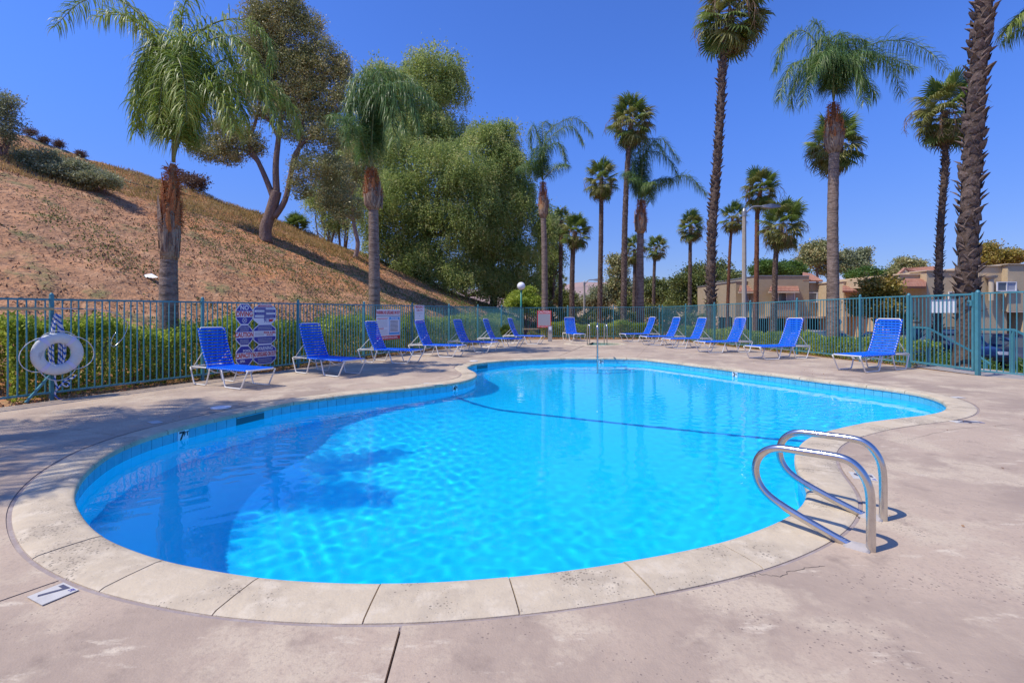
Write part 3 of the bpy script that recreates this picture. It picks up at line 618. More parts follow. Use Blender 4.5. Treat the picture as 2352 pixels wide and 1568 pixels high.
# centre step rail
c0 = Vector((2.36, 13.35)); t = thing('step_rail', 'chrome upright step rail rising from the far shallow end of the pool', 'handrail', (c0.x, c0.y, 0))
pth = spl([Vector(p) for p in ((0, 0, -.95), (0, 0, 0), (0, 0, .8), (.0, .02, .99), (.02, .12, 1.08), (.05, .3, 1.1), (.16, .9, 1.06), (.27, 1.5, 1.0), (.30, 1.68, .9), (.31, 1.74, .7), (.31, 1.75, .3), (.31, 1.75, -.02))])
MB().tube(pth, .024, 14).build('bent_tube', M['steel'], t, smooth=True)
MB().lathe([(.06, 0), (.055, .02), (.03, .03)], (.31, 1.75, 0), 14).build('flange', M['steel'], t, smooth=True)
for (px, lab) in ((1354, 'left chrome hoop rail at the edge of the round spa'), (1394, 'right chrome hoop rail at the edge of the round spa')):
    p = G(px, 792.5); t = thing('spa_rail', lab, 'handrail', (p.x, p.y, 0), 0, 'spa rails')
    MB().tube(spl([Vector(q) for q in ((0, 0, 0), (0, 0, .65), (0, .03, .82), (0, .12, .9), (0, .3, .9), (0, .55, .8), (0, .62, .6), (0, .63, -.08))]), .024, 12).build('bent_tube', M['steel'], t, smooth=True)
    MB().lathe([(.07, 0), (.06, .02), (.03, .03)], n=14).build('flange', M['black'], t, smooth=True)

# ---------------------------------------------------------------- sun loungers
def make_lounger():
    t = thing('sun_lounger', 'x', 'sun lounger'); hw = .29; h = .36; r = .0145; L = 1.83; hx = .56
    mb = MB(); path = []
    def rr(pts): return spl([Vector(p) for p in pts], 4)
    # seat frame: two long rails joined by a rounded foot bar and a head bar
    loop = [(0.03, -hw, h), (.5, -hw, h), (1.2, -hw, h), (L-.1, -hw, h), (L-.03, -hw+.02, h), (L, -hw+.09, h), (L, 0, h), (L, hw-.09, h), (L-.03, hw-.02, h), (L-.1, hw, h), (1.2, hw, h), (.5, hw, h), (.03, hw, h), (0, hw-.04, h), (0, 0, h), (0, -hw+.04, h)]
    mb.tube([Vector(p) for p in loop], r, 8, closed=True); mb.build('seat_frame', M['frame'], t, smooth=True)
    for sy in (-1, 1):
        for (xa, xb, xc, xd) in ((.0, .15, .52, .66), (1.02, 1.16, 1.62, L-.01)):
            y = sy*hw
            m = MB(); m.tube(rr([(xa+.01, y, h-.01), (xb-.03, y, .06), (xb, y, .02), (xb+.04, y, r), ((xb+xc)/2, y, r), (xc-.04, y, r), (xc, y, .02), (xc+.03, y, .06), (xd, y, h-.01)]), r, 8)
            m.build('leg', M['frame'], t, smooth=True)
    for x in (.58, 1.3):
        m = MB(); m.tube(rr([(x, -hw, h-.01), (x, -hw*.55, h-.09), (x, -hw*.3, h-.115), (x, hw*.3, h-.115), (x, hw*.55, h-.09), (x, hw, h-.01)]), .011, 7); m.build('cross_brace', M['frame'], t, smooth=True)
    # back: two side rails, gently curved, with a rounded top bar
    def bp(u): a = R(58)+u*R(18); return Vector((hx-.82*u*math.cos(R(58)+u*R(9)), 0, h+.012+.82*u*math.sin(R(58)+u*R(9))))
    bw = hw-.025; pl = [bp(u) for u in np.linspace(0, .96, 7)]; tp = bp(1.03)
    pth = [p+Vector((0, -bw, 0)) for p in pl]+[tp+Vector((0, -bw+.05, 0)), tp+Vector((0, bw-.05, 0))]+[p+Vector((0, bw, 0)) for p in reversed(pl)]
    m = MB(); m.tube(pth, .0135, 8); m.build('back_frame', M['frame'], t, smooth=True)
    for sy in (-1, 1):
        m = MB(); a = bp(.42); m.tube([a+Vector((0, sy*bw, 0)), Vector((.05, sy*(bw-.02), h+.01)), Vector((.04, sy*(bw-.02), h-.03))], .009, 6); m.build('prop', M['frame'], t, smooth=True)
    m = MB(); m.tube([(.05, -hw, h-.04), (.05, hw, h-.04)], .010, 6); m.build('prop_bar', M['frame'], t, smooth=True)
    def strap(w):
        m = MB(); n = 6; vs = []; fs = []
        for i in range(n+1):
            y = -w+2*w*i/n; z = .015-.008*math.cos(math.pi*(i/n-.5))
            for x in (-.0225, .0225): vs += [(x, y, z), (x, y, z-.004)]
        for i in range(n): a = i*4; b = a+4; fs += [(a, a+2, b+2, b), (a+1, b+1, b+3, a+3), (a, b, b+1, a+1), (a+2, a+3, b+3, b+2)]
        m.add(vs, fs)
        for sy in (-1, 1): m.tube([(-.0225, sy*w, 0), (.0225, sy*w, 0)], .0185, 8)
        return m.mesh('strap', M['strap'], True, 35)
    ss, sb = strap(hw), strap(bw); x = hx+.02
    while x < L-.05: inst('strap', ss, t, (x, 0, h)); x += .058
    u = .03
    while u < .99:
        a = bp(u); b = bp(u+.02); e = (b-a).normalized(); o = inst('strap', sb, t, tuple(a), (0, math.atan2(-e.z, e.x), 0)); u += .080
    return t
loungers = [
 ((459.7,901.5),(561,913),.96,'blue strap lounger with white frame left of the octagonal pool warning signs'),
 ((689.2,873.2),(799.7,884.9),1.0,'blue strap lounger just right of the octagonal pool warning signs'),
 ((850.8,848.8),(951.7,853),1.0,'blue strap lounger in front of the red and white lifeguard warning board'),
 ((969.7,834.5),(1056.5,837.9),1.0,'blue strap lounger below the emergency call 911 sign'),
 ((1058.2,823.6),(1139.8,826.9),1.0,'blue strap lounger along the hedge, third from the far end of its row'),
 ((1129.6,814),(1206,815.8),1.0,'blue strap lounger behind the skimmer lid, second from the far end of its row'),
 ((1185.7,805.6),(1258.8,807.3),1.0,'blue strap lounger at the far end of the hedge row, by the green lamp post'),
 ((1320.8,796.2),(1341.8,800.0),1.0,'lone blue strap lounger facing the spa, by the caution sign'),
 ((1535,800.2),(1479.6,801.1),1.03,'blue strap lounger of the right row closest to the spa'),
 ((1600,808.4),(1523.6,809.7),1.04,'blue strap lounger second from the spa in the right row'),
 ((1660.4,815.5),(1581,817),1.04,'blue strap lounger third from the spa in the right row'),
 ((1756,825.7),(1661.5,827.6),1.06,'blue strap lounger in front of the tall concrete street lamp'),
 ((1893,840),(1789.6,843.9),1.07,'blue strap lounger in front of the thick smooth palm trunk'),
 ((2130.6,865.3),(2018.4,874.5),1.08,'blue strap lounger beside the gate, largest in the right row')]
proto = make_lounger(); kids = list(proto.children)
for i, (h_, f_, sc_, lab) in enumerate(loungers):
    H_, F_ = G24(*h_), G24(*f_); d = F_-H_; mid = (H_+F_)/2; d.normalize(); away = Vector((-d.y, d.x, 0))
    if away.dot(mid) < 0: away = -away
    c = mid+away*.29*sc_; o3 = c-d*.885*sc_
    if i == 0: o = proto
    else:
        o = proto.copy(); COL.objects.link(o)
        for k in kids: q = k.copy(); COL.objects.link(q); q.parent = o
    o.location = (o3.x, o3.y, .003); o.rotation_euler = (0, 0, math.atan2(d.y, d.x)); o.scale = (sc_,)*3
    o['label'] = lab; o['group'] = 'blue strap loungers round the pool'

# ---------------------------------------------------------------- signs on the fences
LR = (.4, .9165, 0)
def octo(w, h, c): x, y = w/2, h/2; return [(-x*c, y), (-x, y*c), (-x, -y*c), (-x*c, -y), (x*c, -y), (x, -y*c), (x, y*c), (x*c, y)]
def bands(mb, w, y0, y1, n, mi=0, z=.0045, x0=None, x1=None, fr=.45, dash=True):
    x0 = -w/2 if x0 is None else x0; x1 = w/2 if x1 is None else x1
    for k in range(n):
        y = y0+(y1-y0)*(k+.5)/n; x = x0+random.uniform(0, .03)*(x1-x0); hh = abs(y1-y0)/n*fr
        while x < x1: e = min(x+random.uniform(.02, .07), x1); rect(mb, x, e-.006, y-hh/2, y+hh/2, z, .0012, mi); x = e
def ocol(t0, w, lab, kind):
    top = 1.60; h = .475; o = fl(t0, 0, -.045); t = frame_thing('octagon_sign', lab, 'sign', Vector((o.x, o.y, 0)), LR, (0, 0, 1))
    for k in range(3):
        cy = top-h/2-k*h; m = MB(); m.prism([(x, y+cy) for x, y in octo(w, h, .45 if w < .5 else .55)], -.003, .002); m.build('plate', M['signw'], t)
        m = MB(); ox = octo(w-.035, h-.035, .45 if w < .5 else .55)
        def clip(y0, y1):
            P = []; n = len(ox)
            for i in range(n):
                a, b = ox[i], ox[(i+1) % n]
                if y0 <= a[1] <= y1: P.append(a)
                for yy in (y0, y1):
                    if (a[1]-yy)*(b[1]-yy) < 0: u = (yy-a[1])/(b[1]-a[1]); P.append((a[0]+(b[0]-a[0])*u, yy))
            c0_ = sum(p[0] for p in P)/len(P), sum(p[1] for p in P)/len(P); P.sort(key=lambda p: -math.atan2(p[1]-c0_[1], p[0]-c0_[0])); return P
        if kind == 'L':
            for (y0, y1) in ((.075, .3), (-.3, -.065)):
                m.prism([(x, y+cy) for x, y in clip(y0, y1)], .0022, .0032)
            m.build('blue_field', M['signb'], t)
            if k == 0:
                txt('lettering', 'NO', .135, M['signw'], t, 0, cy+.145, .0045, bold=.004); txt('lettering', 'DIVING', .16, M['signr'], t, 0, cy+.003, .0045, sx=.78, bold=.004)
                q = MB(); q.tube([(.055*math.cos(a), cy-.14+.055*math.sin(a), .005) for a in np.linspace(0, 2*math.pi, 20, endpoint=False)], .005, 4, closed=True); q.bar((-.04, cy-.18, .005), (.04, cy-.1, .005), .01, .003); q.bar((-.035, cy-.10, .005), (.035, cy-.18, .005), .01, .003); q.build('symbol', M['signw'], t)
            elif k == 1:
                txt('lettering', 'CAUTION', .15, M['signr'], t, 0, cy+.003, .0045, sx=.68, bold=.004)
            else:
                txt('lettering', 'POOL', .075, M['signw'], t, .06, cy+.115, .0045, bold=.002); txt('lettering', 'CAPACITY', .15, M['signr'], t, 0, cy+.003, .0045, sx=.60, bold=.004); txt('lettering', 'SPA', .075, M['signw'], t, -.05, cy-.12, .0045, bold=.002)
            q = MB()
            if k == 1: bands(q, w, cy+.2, cy+.09, 4, x0=-w*.27, x1=w*.27); bands(q, w, cy-.09, cy-.2, 4, x0=-w*.27, x1=w*.27); q.build('small_print', M['signg'], t)['kind'] = 'stuff'
        else:
            if k == 0:
                m.prism([(x, y+cy) for x, y in clip(-.09, .17)], .0022, .0032); m.build('blue_field', M['signb'], t)
                q = MB(); q.prism([(x, y+cy) for x, y in clip(.178, .3)], .0022, .0034); q.build('red_field', M['signr'], t); txt('lettering', 'CPR ARTIFICIAL RESPIRATION', .03, M['signw'], t, 0, cy+.198, .0045, sx=.75, bold=.0005)
                q = MB(); rect(q, .02, .28, cy+.11, cy+.16, .004); rect(q, -.28, -.02, cy+.05, cy+.1, .004); rect(q, .03, .28, cy-.01, cy+.04, .004); rect(q, -.27, -.03, cy-.07, cy-.02, .004); q.build('white_field', M['signw'], t)
                q = MB(); bands(q, w, cy+.165, cy-.085, 8, x0=-.25, x1=.25, fr=.3); q.build('small_print', M['signg'], t)['kind'] = 'stuff'
                txt('lettering', '911', .14, M['signb'], t, .05, cy-.145, .0045, sx=.8, bold=.004); q = MB(); q.prism([(.11, cy-.12), (.11, cy-.18), (.2, cy-.18), (.24, cy-.11)], .003, .0045); q.build('red_field', M['signr'], t)
            elif k == 1:
                for (y0, y1) in ((.085, .3), (-.3, -.055)): m.prism([(x, y+cy) for x, y in clip(y0, y1)], .0022, .0032)
                m.build('blue_field', M['signb'], t); txt('lettering', 'POOL & SPA', .075, M['signr'], t, .13, cy+.035, .0045, sx=.8, bold=.003); txt('lettering', 'RULES', .045, M['signr'], t, .13, cy-.02, .0045, sx=1.4, bold=.001)
                q = MB(); bands(q, w, cy+.2, cy+.1, 3, x0=-.2, x1=.2); bands(q, w, cy-.08, cy-.2, 4, x0=-.2, x1=.2); bands(q, w, cy+.06, cy-.03, 3, x0=-.28, x1=-.03); q.build('small_print', M['signg'], t)['kind'] = 'stuff'
            else:
                for (y0, y1) in ((.075, .3), (-.3, -.065)): m.prism([(x, y+cy) for x, y in clip(y0, y1)], .0022, .0032)
                m.build('blue_field', M['signb'], t); txt('lettering', 'WARNING', .12, M['signw'], t, 0, cy+.14, .0045, sx=.72, bold=.003); txt('lettering', 'NO LIFEGUARD ON DUTY', .14, M['signr'], t, 0, cy+.003, .0045, sx=.385, bold=.004)
                q = MB(); bands(q, w, cy-.09, cy-.2, 4, x0=-.2, x1=.2); q.build('small_print', M['signg'], t)['kind'] = 'stuff'
ocol(4.06, .43, 'narrow stack of three octagonal signs reading NO DIVING, CAUTION, CAPACITY', 'L')
ocol(4.60, .62, 'wide stack of three octagonal signs ending in NO LIFEGUARD ON DUTY', 'R')
o = fl(9.25, 0, -.045); t = frame_thing('warning_board', 'red and white board reading WARNING: NO LIFEGUARD ON DUTY', 'sign', Vector((o.x, o.y, 0)), LR, (0, 0, 1)); w = 1.22
m = MB(); rect(m, -w/2, w/2, .52, 1.5, 0, .005); m.build('plate', M['signw'], t)
txt('lettering', 'WARNING: NO LIFEGUARD ON DUTY', .15, M['signr'], t, 0, 1.40, .0045, sx=.47, bold=.006)
m = MB(); rect(m, -w/2, w/2, 1.27, 1.32, .0035, .001); bands(m, w, .72, .62, 1, x0=0, x1=.01); m.build('grey_field', M['signg'], t)
m = MB(); rect(m, .02, w/2-.03, 1.17, 1.26, .0035); rect(m, .02, .045, .68, 1.17, .0035); rect(m, w/2-.055, w/2-.03, .68, 1.17, .0035); rect(m, .02, w/2-.03, .68, .75, .0035); m.build('blue_field', M['signlb'], t)
m = MB(); rect(m, -w/2, w/2, .52, .65, .0035, .001); rect(m, -w/2+.04, -.05, 1.2, 1.225, .0035); rect(m, -w/2+.04, -.25, .88, .905, .0035); m.build('red_field', M['signr'], t)
txt('lettering', 'POOL RULES', .08, M['signw'], t, .3, 1.215, .005, sx=.8, bold=.002); txt('lettering', 'NO SMOKING OR ALCOHOL', .09, M['signw'], t, 0, .585, .005, sx=.8, bold=.002)
m = MB(); bands(m, w, 1.15, .77, 9, x0=.07, x1=.5, fr=.4); m.build('small_print', M['black'], t)['kind'] = 'stuff'
m = MB(); bands(m, w, 1.18, .92, 9, x0=-.56, x1=-.06, fr=.3); bands(m, w, .87, .68, 6, x0=-.56, x1=-.06, fr=.3); m.build('small_print', M['signg'], t)['kind'] = 'stuff'
o = fl(10.98, 0, -.06); t = frame_thing('emergency_sign', 'narrow white sign with red letters reading EMERGENCY CALL 911', 'sign', Vector((o.x, o.y, 0)), LR, (0, 0, 1))
m = MB(); rect(m, -.3, .3, 1.0, 1.67, 0, .005); m.build('plate', M['signw'], t); txt('lettering', 'EMERGENCY', .125, M['signr'], t, 0, 1.60, .0045, sx=.72, bold=.002); txt('lettering', 'CALL 911', .11, M['signr'], t, 0, 1.49, .0045, sx=.85, bold=.002)
m = MB(); rect(m, -.29, .29, 1.01, 1.15, .0035); m.build('red_field', M['signr'], t); txt('lettering', '951-653-0006', .08, M['signw'], t, 0, 1.08, .005, sx=.95, bold=.002)
m = MB(); bands(m, .5, 1.42, 1.34, 2, x0=-.2, x1=.2, fr=.25); rect(m, -.02, .02, 1.26, 1.3, .0035); m.build('small_print', M['signg'], t)['kind'] = 'stuff'
t = frame_thing('caution_sign', 'red bordered sign reading CAUTION on the far fence left of the spa', 'sign', Vector((1.77, 26.58, 0)), (1, 0, 0), (0, 0, 1))
m = MB(); rect(m, -.39, .39, .58, 1.52, 0, .005); m.build('plate', M['signr'], t); m = MB(); rect(m, -.34, .34, .70, 1.34, .0035); m.build('text_panel', M['signg'], t)
txt('lettering', 'CAUTION', .15, M['signw'], t, 0, 1.43, .0045, sx=1.0, bold=.003); txt('lettering', 'SPA CAPACITY: 5', .085, M['signw'], t, -.36, .64, .0045, ax='LEFT', bold=.001)
m = MB(); bands(m, .6, 1.31, .73, 11, x0=-.3, x1=.3, fr=.3, z=.0052); m.build('small_print', M['greypaint'], t)['kind'] = 'stuff'

# ---------------------------------------------------------------- life ring, rope, hook pole
o = fl(.66, 0, -.10); rt = frame_thing('life_ring', 'white life ring with lavender bands hanging on the left fence', 'life ring', Vector((o.x, o.y, .73)), LR, (0, 0, 1))
n = 40; vs = []; fs = []
for i in range(n):
    a = 2*math.pi*i/n
    for k in range(14):
        b = 2*math.pi*k/14; rr_ = .26+.088*math.cos(b); vs.append((rr_*math.cos(a), rr_*math.sin(a), .05*math.sin(b)))
for i in range(n):
    for k in range(14): fs.append((i*14+k, ((i+1) % n)*14+k, ((i+1) % n)*14+(k+1) % 14, i*14+(k+1) % 14))
MB().add(vs, fs).build('ring', M['ring'], rt, smooth=True)
bm_ = MB(); vs = []; fs = []
for i in range(4):
    a = (i-1.5)/1.5*.1
    for k in range(14): b = 2*math.pi*k/14; rr_ = .26+.092*math.cos(b); vs.append((rr_*math.cos(a), rr_*math.sin(a), .054*math.sin(b)))
for i in range(3):
    for k in range(14): fs.append((i*14+k, (i+1)*14+k, (i+1)*14+(k+1) % 14, i*14+(k+1) % 14))
bmesh_ = bm_.add(vs, fs).mesh('band', M['band'], True)
for a in (50, 130, 230, 310): inst('band', bmesh_, rt, rot=(0, 0, R(a)))
m = MB()
for q in range(4):
    a0, a1 = R([50, 130, 230, 310][q]), R([130, 230, 310, 410][q]); p = []
    for u in np.linspace(0, 1, 14): a = a0+(a1-a0)*u; rr_ = .355+.10*math.sin(math.pi*u)*(1.3 if q in (1, 3) else .5); p.append((rr_*math.cos(a), rr_*math.sin(a)-.03*math.sin(math.pi*u), .02))
    m.tube(p, .006, 6)
m.build('grab_line', M['cord'], rt, smooth=True)
txt('lettering', 'USCG\nAPPROVED', .03, M['signg'], rt, -.24, .0, .054, ry=1.3)
o = fl(.66, 0, -.05); rc = frame_thing('rope_coil', 'blue and white braided rope coiled behind the life ring', 'rope', Vector((o.x, o.y, .73)), LR, (0, 0, 1))
m = MB()
for k in range(9):
    w_ = .04+.016*(k % 5); top = .66-.012*k; bot = -.22-.03*(k % 3); zz = -.015+.007*k; p = []
    for u in np.linspace(0, 2*math.pi, 18, endpoint=False):
        p.append((w_*math.sin(u)*(1.35-.75*(math.cos(u)*.5+.5))+.012*math.sin(k*2.1), (top+bot)/2+(top-bot)/2*math.cos(u), zz+.01*math.sin(3*u+k)))
    m.tube(p, .0125, 7, closed=True)
for k in range(3): m.tube([(.045*math.cos(u)+.0, .58+.02*k+.01*math.sin(u), .03+.035*math.sin(u)) for u in np.linspace(0, 2*math.pi, 12, endpoint=False)], .012, 6, closed=True)
m.build('coil', M['rope'], rc, smooth=True)
m = MB(); m.tube(spl([Vector(p) for p in ((-.02, -.3, .02), (-.03, -.42, .03), (-.01, -.55, .04), (-.03, -.66, .03), (.02, -.74, .03), (.12, -.775, .05), (.2, -.775, .06))]), .014, 7)
m.tube(spl([Vector(p) for p in ((-.03, -.6, .05), (.03, -.52, .06), (.09, -.47, .05), (.15, -.5, .05), (.11, -.55, .06), (.05, -.5, .07), (.1, -.44, .06), (.2, -.42, .05), (.24, -.37, .05))]), .014, 7)
m.build('tail', M['rope'], rc, smooth=True)
ho = thing('rescue_hook', 'long beige rescue pole with bent wire hook resting along the left fence', 'rescue pole', tuple(fl(.6, 1.465, -.06)), math.atan2(.9165, .4))
m = MB(); m.tube([(-4.4, 0, -.02), (.02, 0, 0)], .025, 10); m.build('pole', M['polew'], ho, smooth=True); m = MB(); m.tube([(-.02, 0, 0), (.42, 0, 0)], .012, 10); m.build('socket', M['steel'], ho, smooth=True)
m = MB(); m.tube(spl([Vector(p) for p in ((.42, 0, 0), (.7, -.03, -.02), (.95, -.04, -.12), (1.06, -.05, -.28), (1.0, -.05, -.5), (.86, -.05, -.66), (.80, -.05, -.63), (.83, -.05, -.5), (.88, -.05, -.42))]), .006, 6); m.build('hook', M['steel'], ho, smooth=True)
sb = thing('brace_post', 'diagonal blue-green brace under the life ring', 'brace', tuple(fl(.45, 0, -.12))); p = fl(.45, 0, -.12); q = fl(.68, .5, -.02)
MB().bar((-.1, -.16, -.0), (q.x-p.x, q.y-p.y, .5), .03).build('bar', M['fence'], sb)

# ---------------------------------------------------------------- hedges and shrubs
def hedge(name, lab, P0, P1, wid, hgt, nleaf, m, size=.055, cat='hedge', seedc=1, z0=None, side=(0, 0)):
    r = np.random.default_rng(seedc); P0 = np.array(P0, float); P1 = np.array(P1, float); d = P1-P0; L = np.linalg.norm(d); d = d/L; nn = np.array([-d[1], d[0]])
    x = r.uniform(0, L, nleaf); 
    if seedc == 1: x = L*r.uniform(0, 1, nleaf)**1.35
    f = r.integers(0, 3, nleaf); u = r.uniform(-1, 1, nleaf); v = r.uniform(0, 1, nleaf)**.8
    hh = hgt*(1+.12*np.sin(x*1.7)+.08*np.sin(x*4.3+1)+.06*r.normal(size=nleaf)); ww = wid/2*(1+.15*np.sin(x*2.3+2))
    y = np.where(f == 0, u*ww, np.where(f == 1, -ww*r.uniform(.75, 1.05, nleaf), ww*r.uniform(.6, 1.05, nleaf))); z = np.where(f == 0, hh*r.uniform(.86, 1.04, nleaf), hh*v)
    y = y*(1-.25*(z/hgt)**3); P = np.stack([P0[0]+d[0]*x+nn[0]*y, P0[1]+d[1]*x+nn[1]*y, z], 1)
    P[:, 2] += terr(P[:, 0], P[:, 1])*1.0 if z0 is None else z0
    D = np.stack([nn[0]*y/ww*.6, nn[1]*y/ww*.6, np.full(nleaf, .7)], 1)
    t = thing(name, lab, cat, (P0[0], P0[1], 0)); o = inst('foliage', np_mesh('foliage', leaves(P, size, .32, D, .7, r)-np.array([P0[0], P0[1], 0]), m), t)
    tag(o, kind='stuff'); 
    mb = MB(); k = 0; n = int(L/.4)                                    # dark inner body of twigs
    for i in range(n):
        x_ = (i+.5)*.4
        for j in range(3):
            a = P0+d*(x_+r.uniform(-.2, .2))+nn*r.uniform(-.3, .3)*wid; z_ = float(terr(a[0], a[1])) if z0 is None else z0
            b = a+r.normal(size=2)*.15; mb.tube([(a[0]-P0[0], a[1]-P0[1], z_), (b[0]-P0[0], b[1]-P0[1], z_+hgt*.8)], .012, 4)
    mb.build('stem', M['woodtree'], t)
    return t
hedge('hedge', 'long dense green hedge between the left fence and the hillside', fl(.25, 0, .95)[:2], fl(21.5, 0, .95)[:2], 1.15, 1.12, 95000, M['hedge'], .06)
hedge('hedge', 'low leafy hedge outside the right fence beside the lamp post', (9.1, 26), (11.15, 12.9), .95, .62, 42000, M['hedge'], .055, seedc=2)
hedge('hedge', 'low green hedge beyond the far fence behind the spa', (1.6, 27.3), (8.3, 27.1), .9, .8, 20000, M['hedge'], .06, seedc=3)
def lobes_pts(lobes, n, r, shell=.5):
    vol = np.array([l[3]*l[4]*l[5] for l in lobes])**.67; cnt = (n*vol/vol.sum()).astype(int); out = []; dirs = []
    for l, c in zip(lobes, cnt):
        d = unit(r.normal(size=(c, 3))); rad = (r.uniform(shell**3, 1, c)**(1/3))*(1+.13*np.sin(d[:, 0]*5+l[0])*np.cos(d[:, 2]*6+l[1]))
        out.append(np.array(l[:3])+d*rad[:, None]*np.array(l[3:6])); dirs.append(d)
    return np.vstack(out), np.vstack(dirs)
def sublobes(lb, k, r, f=.42):
    out = []
    for l in lb:
        for j in range(k):
            d = unit(r.normal(size=3)); d[2] = d[2]*.9+.12; q = f*r.uniform(.7, 1.25); g = r.uniform(.5, .95); out.append((l[0]+d[0]*l[3]*g, l[1]+d[1]*l[4]*g, l[2]+d[2]*l[5]*g, l[3]*q, l[4]*q, l[5]*q*.8))
    return out
def px_lobes(lst, Y, dep=.8):
    out = []
    for l in lst:
        px, py, rx, ry = l[:4]; dy = l[4] if len(l) > 4 else 0; p = AT(px, py, Y+dy); k = (Y+dy)/FPX; out.append((p.x, p.y, p.z, rx*k, max(rx, ry)*k*dep, ry*k))
    return out
def clumps(C, Dc, per, crad, L, W, r, bias=.6, hang=0):
    """leaf clusters round centres C, so that gaps stay between them"""
    n = len(C); cs = crad*r.uniform(.5, 1.3, n); P = np.repeat(C, per, 0)+r.normal(size=(n*per, 3))*np.repeat(cs, per)[:, None]*np.array([1, 1, .6]); D = np.repeat(Dc, per, 0)*bias+np.array([0, 0, .25-hang])
    return leaves(P, L, W, D, .8, r)
def limb_paths(mb, base, ends, r0, r, wob=.15, split=.35):
    base = Vector(base)
    for e in ends:
        e = Vector(e); m1 = base.lerp(e, .33)+Vector(r.normal(size=3))*wob; m2 = base.lerp(e, .68)+Vector(r.normal(size=3))*wob+Vector((0, 0, .1)); mb.tube(spl([base, m1, m2, e], 4), lambda u: r0*(1-.8*u), 6)
def bush(name, lab, cat, lst, Y, m, nclump=300, per=26, crad=.18, L=.09, W=.3, base=None, seed=5, trunk=None, group=None, shell=.45, hang=0, limbs=8, r0=.05, dep=.8):
    r = np.random.default_rng(seed); lb = sublobes(px_lobes(lst, Y, dep), 9, r, .45); C, D = lobes_pts(lb, nclump, r, shell); V = clumps(C, D, per, crad, L, W, r, hang=hang)
    if base is None: x_ = np.mean([l[0] for l in lb]); y_ = np.mean([l[1] for l in lb]); base = (x_, y_, tz(x_, y_))
    b = np.array(base, float); t = thing(name, lab, cat, tuple(b), 0, group); o = inst('crown', np_mesh('crown', V-b, m), t)
    mb = MB(); top = Vector(trunk[-1]) if trunk else Vector((0, 0, .1))
    if trunk: mb.tube(spl([Vector(q) for q in trunk], 4), lambda u: r0*2.2*(1-.45*u), 10)
    ends = [Vector(C[i]-b) for i in r.choice(len(C), limbs, replace=False)]; limb_paths(mb, top, ends, r0, r, .12)
    mb.build('trunk', M['woodtree'], t, smooth=True); return t
bush('round_shrub', 'round clipped green shrub behind the white globe lamp', 'shrub', [(1203, 697, 42, 32), (1190, 705, 28, 26), (1222, 706, 26, 22)], 29.5, M['hedge'], 1500, 16, .12, .10, seed=11, shell=.8)
h1 = hill_hit(170, 420); 
bush('hill_shrub', 'wide grey-green shrub sprawling on the upper left slope', 'shrub', [(110, 375, 40, 18), (165, 395, 50, 18), (225, 414, 45, 15), (70, 362, 28, 14)], h1.y-.3, M['greyl'], 1200, 22, .16, .10, .22, seed=12, base=tuple(h1))
bush('hill_shrub', 'dark green shrub patch at the left edge of the slope', 'shrub', [(10, 372, 35, 10), (-20, 365, 40, 14)], h1.y, M['bushg'], 300, 20, .15, .09, seed=13)
bush('edge_tree', 'young tree with loose foliage at the far left edge on the ridge', 'tree', [(8, 245, 22, 32), (22, 275, 20, 28), (0, 305, 32, 26), (25, 318, 20, 18), (-25, 270, 30, 50)], 19.5, M['greyl'], 420, 20, .16, .11, .16, seed=14, r0=.04)
for (px, py, rr_, lab) in ((72, 297, 12, 'small dry reddish bush on the ridge right of the edge tree'), (101, 311, 7, 'tiny dry bush between two others on the ridge'), (137, 317, 9, 'small dry twiggy bush on the left ridge'), (186, 332, 8, 'lone little dry bush farthest down the left ridge')):
    hb0 = hill_hit(px, py+rr_*.8, 14); py = HZ-(hb0.z-EYE)*FPX/hb0.y-rr_*.7; bush('dry_bush', lab, 'bush', [(px, py, rr_, rr_*.8)], hb0.y, M['brownl'], 90, 14, .08, .13, .06, seed=px, group='dry bushes on the ridge', limbs=8, r0=.012, base=tuple(hb0))
p = hill_hit(440, 428); bush('ridge_shrub', 'brown-leaved shrub on the ridge behind the left queen palm', 'shrub', [(440, 418, 30, 18), (425, 408, 14, 12), (462, 428, 14, 10)], p.y+.2, M['brownl'], 220, 14, .15, .13, .2, seed=16)
bush('yellow_shrub', 'tall yellow-green shrub in front of the carports', 'shrub', [(2020, 668, 38, 26), (2010, 700, 44, 30), (2045, 715, 36, 40), (2035, 650, 20, 12)], 26, M['bushy'], 700, 22, .2, .15, .35, seed=17, base=(19.9, 26, -1.1))

hedge('hedge', 'tall dark shrub row beyond the street lamp behind the far fence', (-1.5, 37), (15, 36), 2.2, 1.9, 26000, M['bushd'], .13, seedc=4)
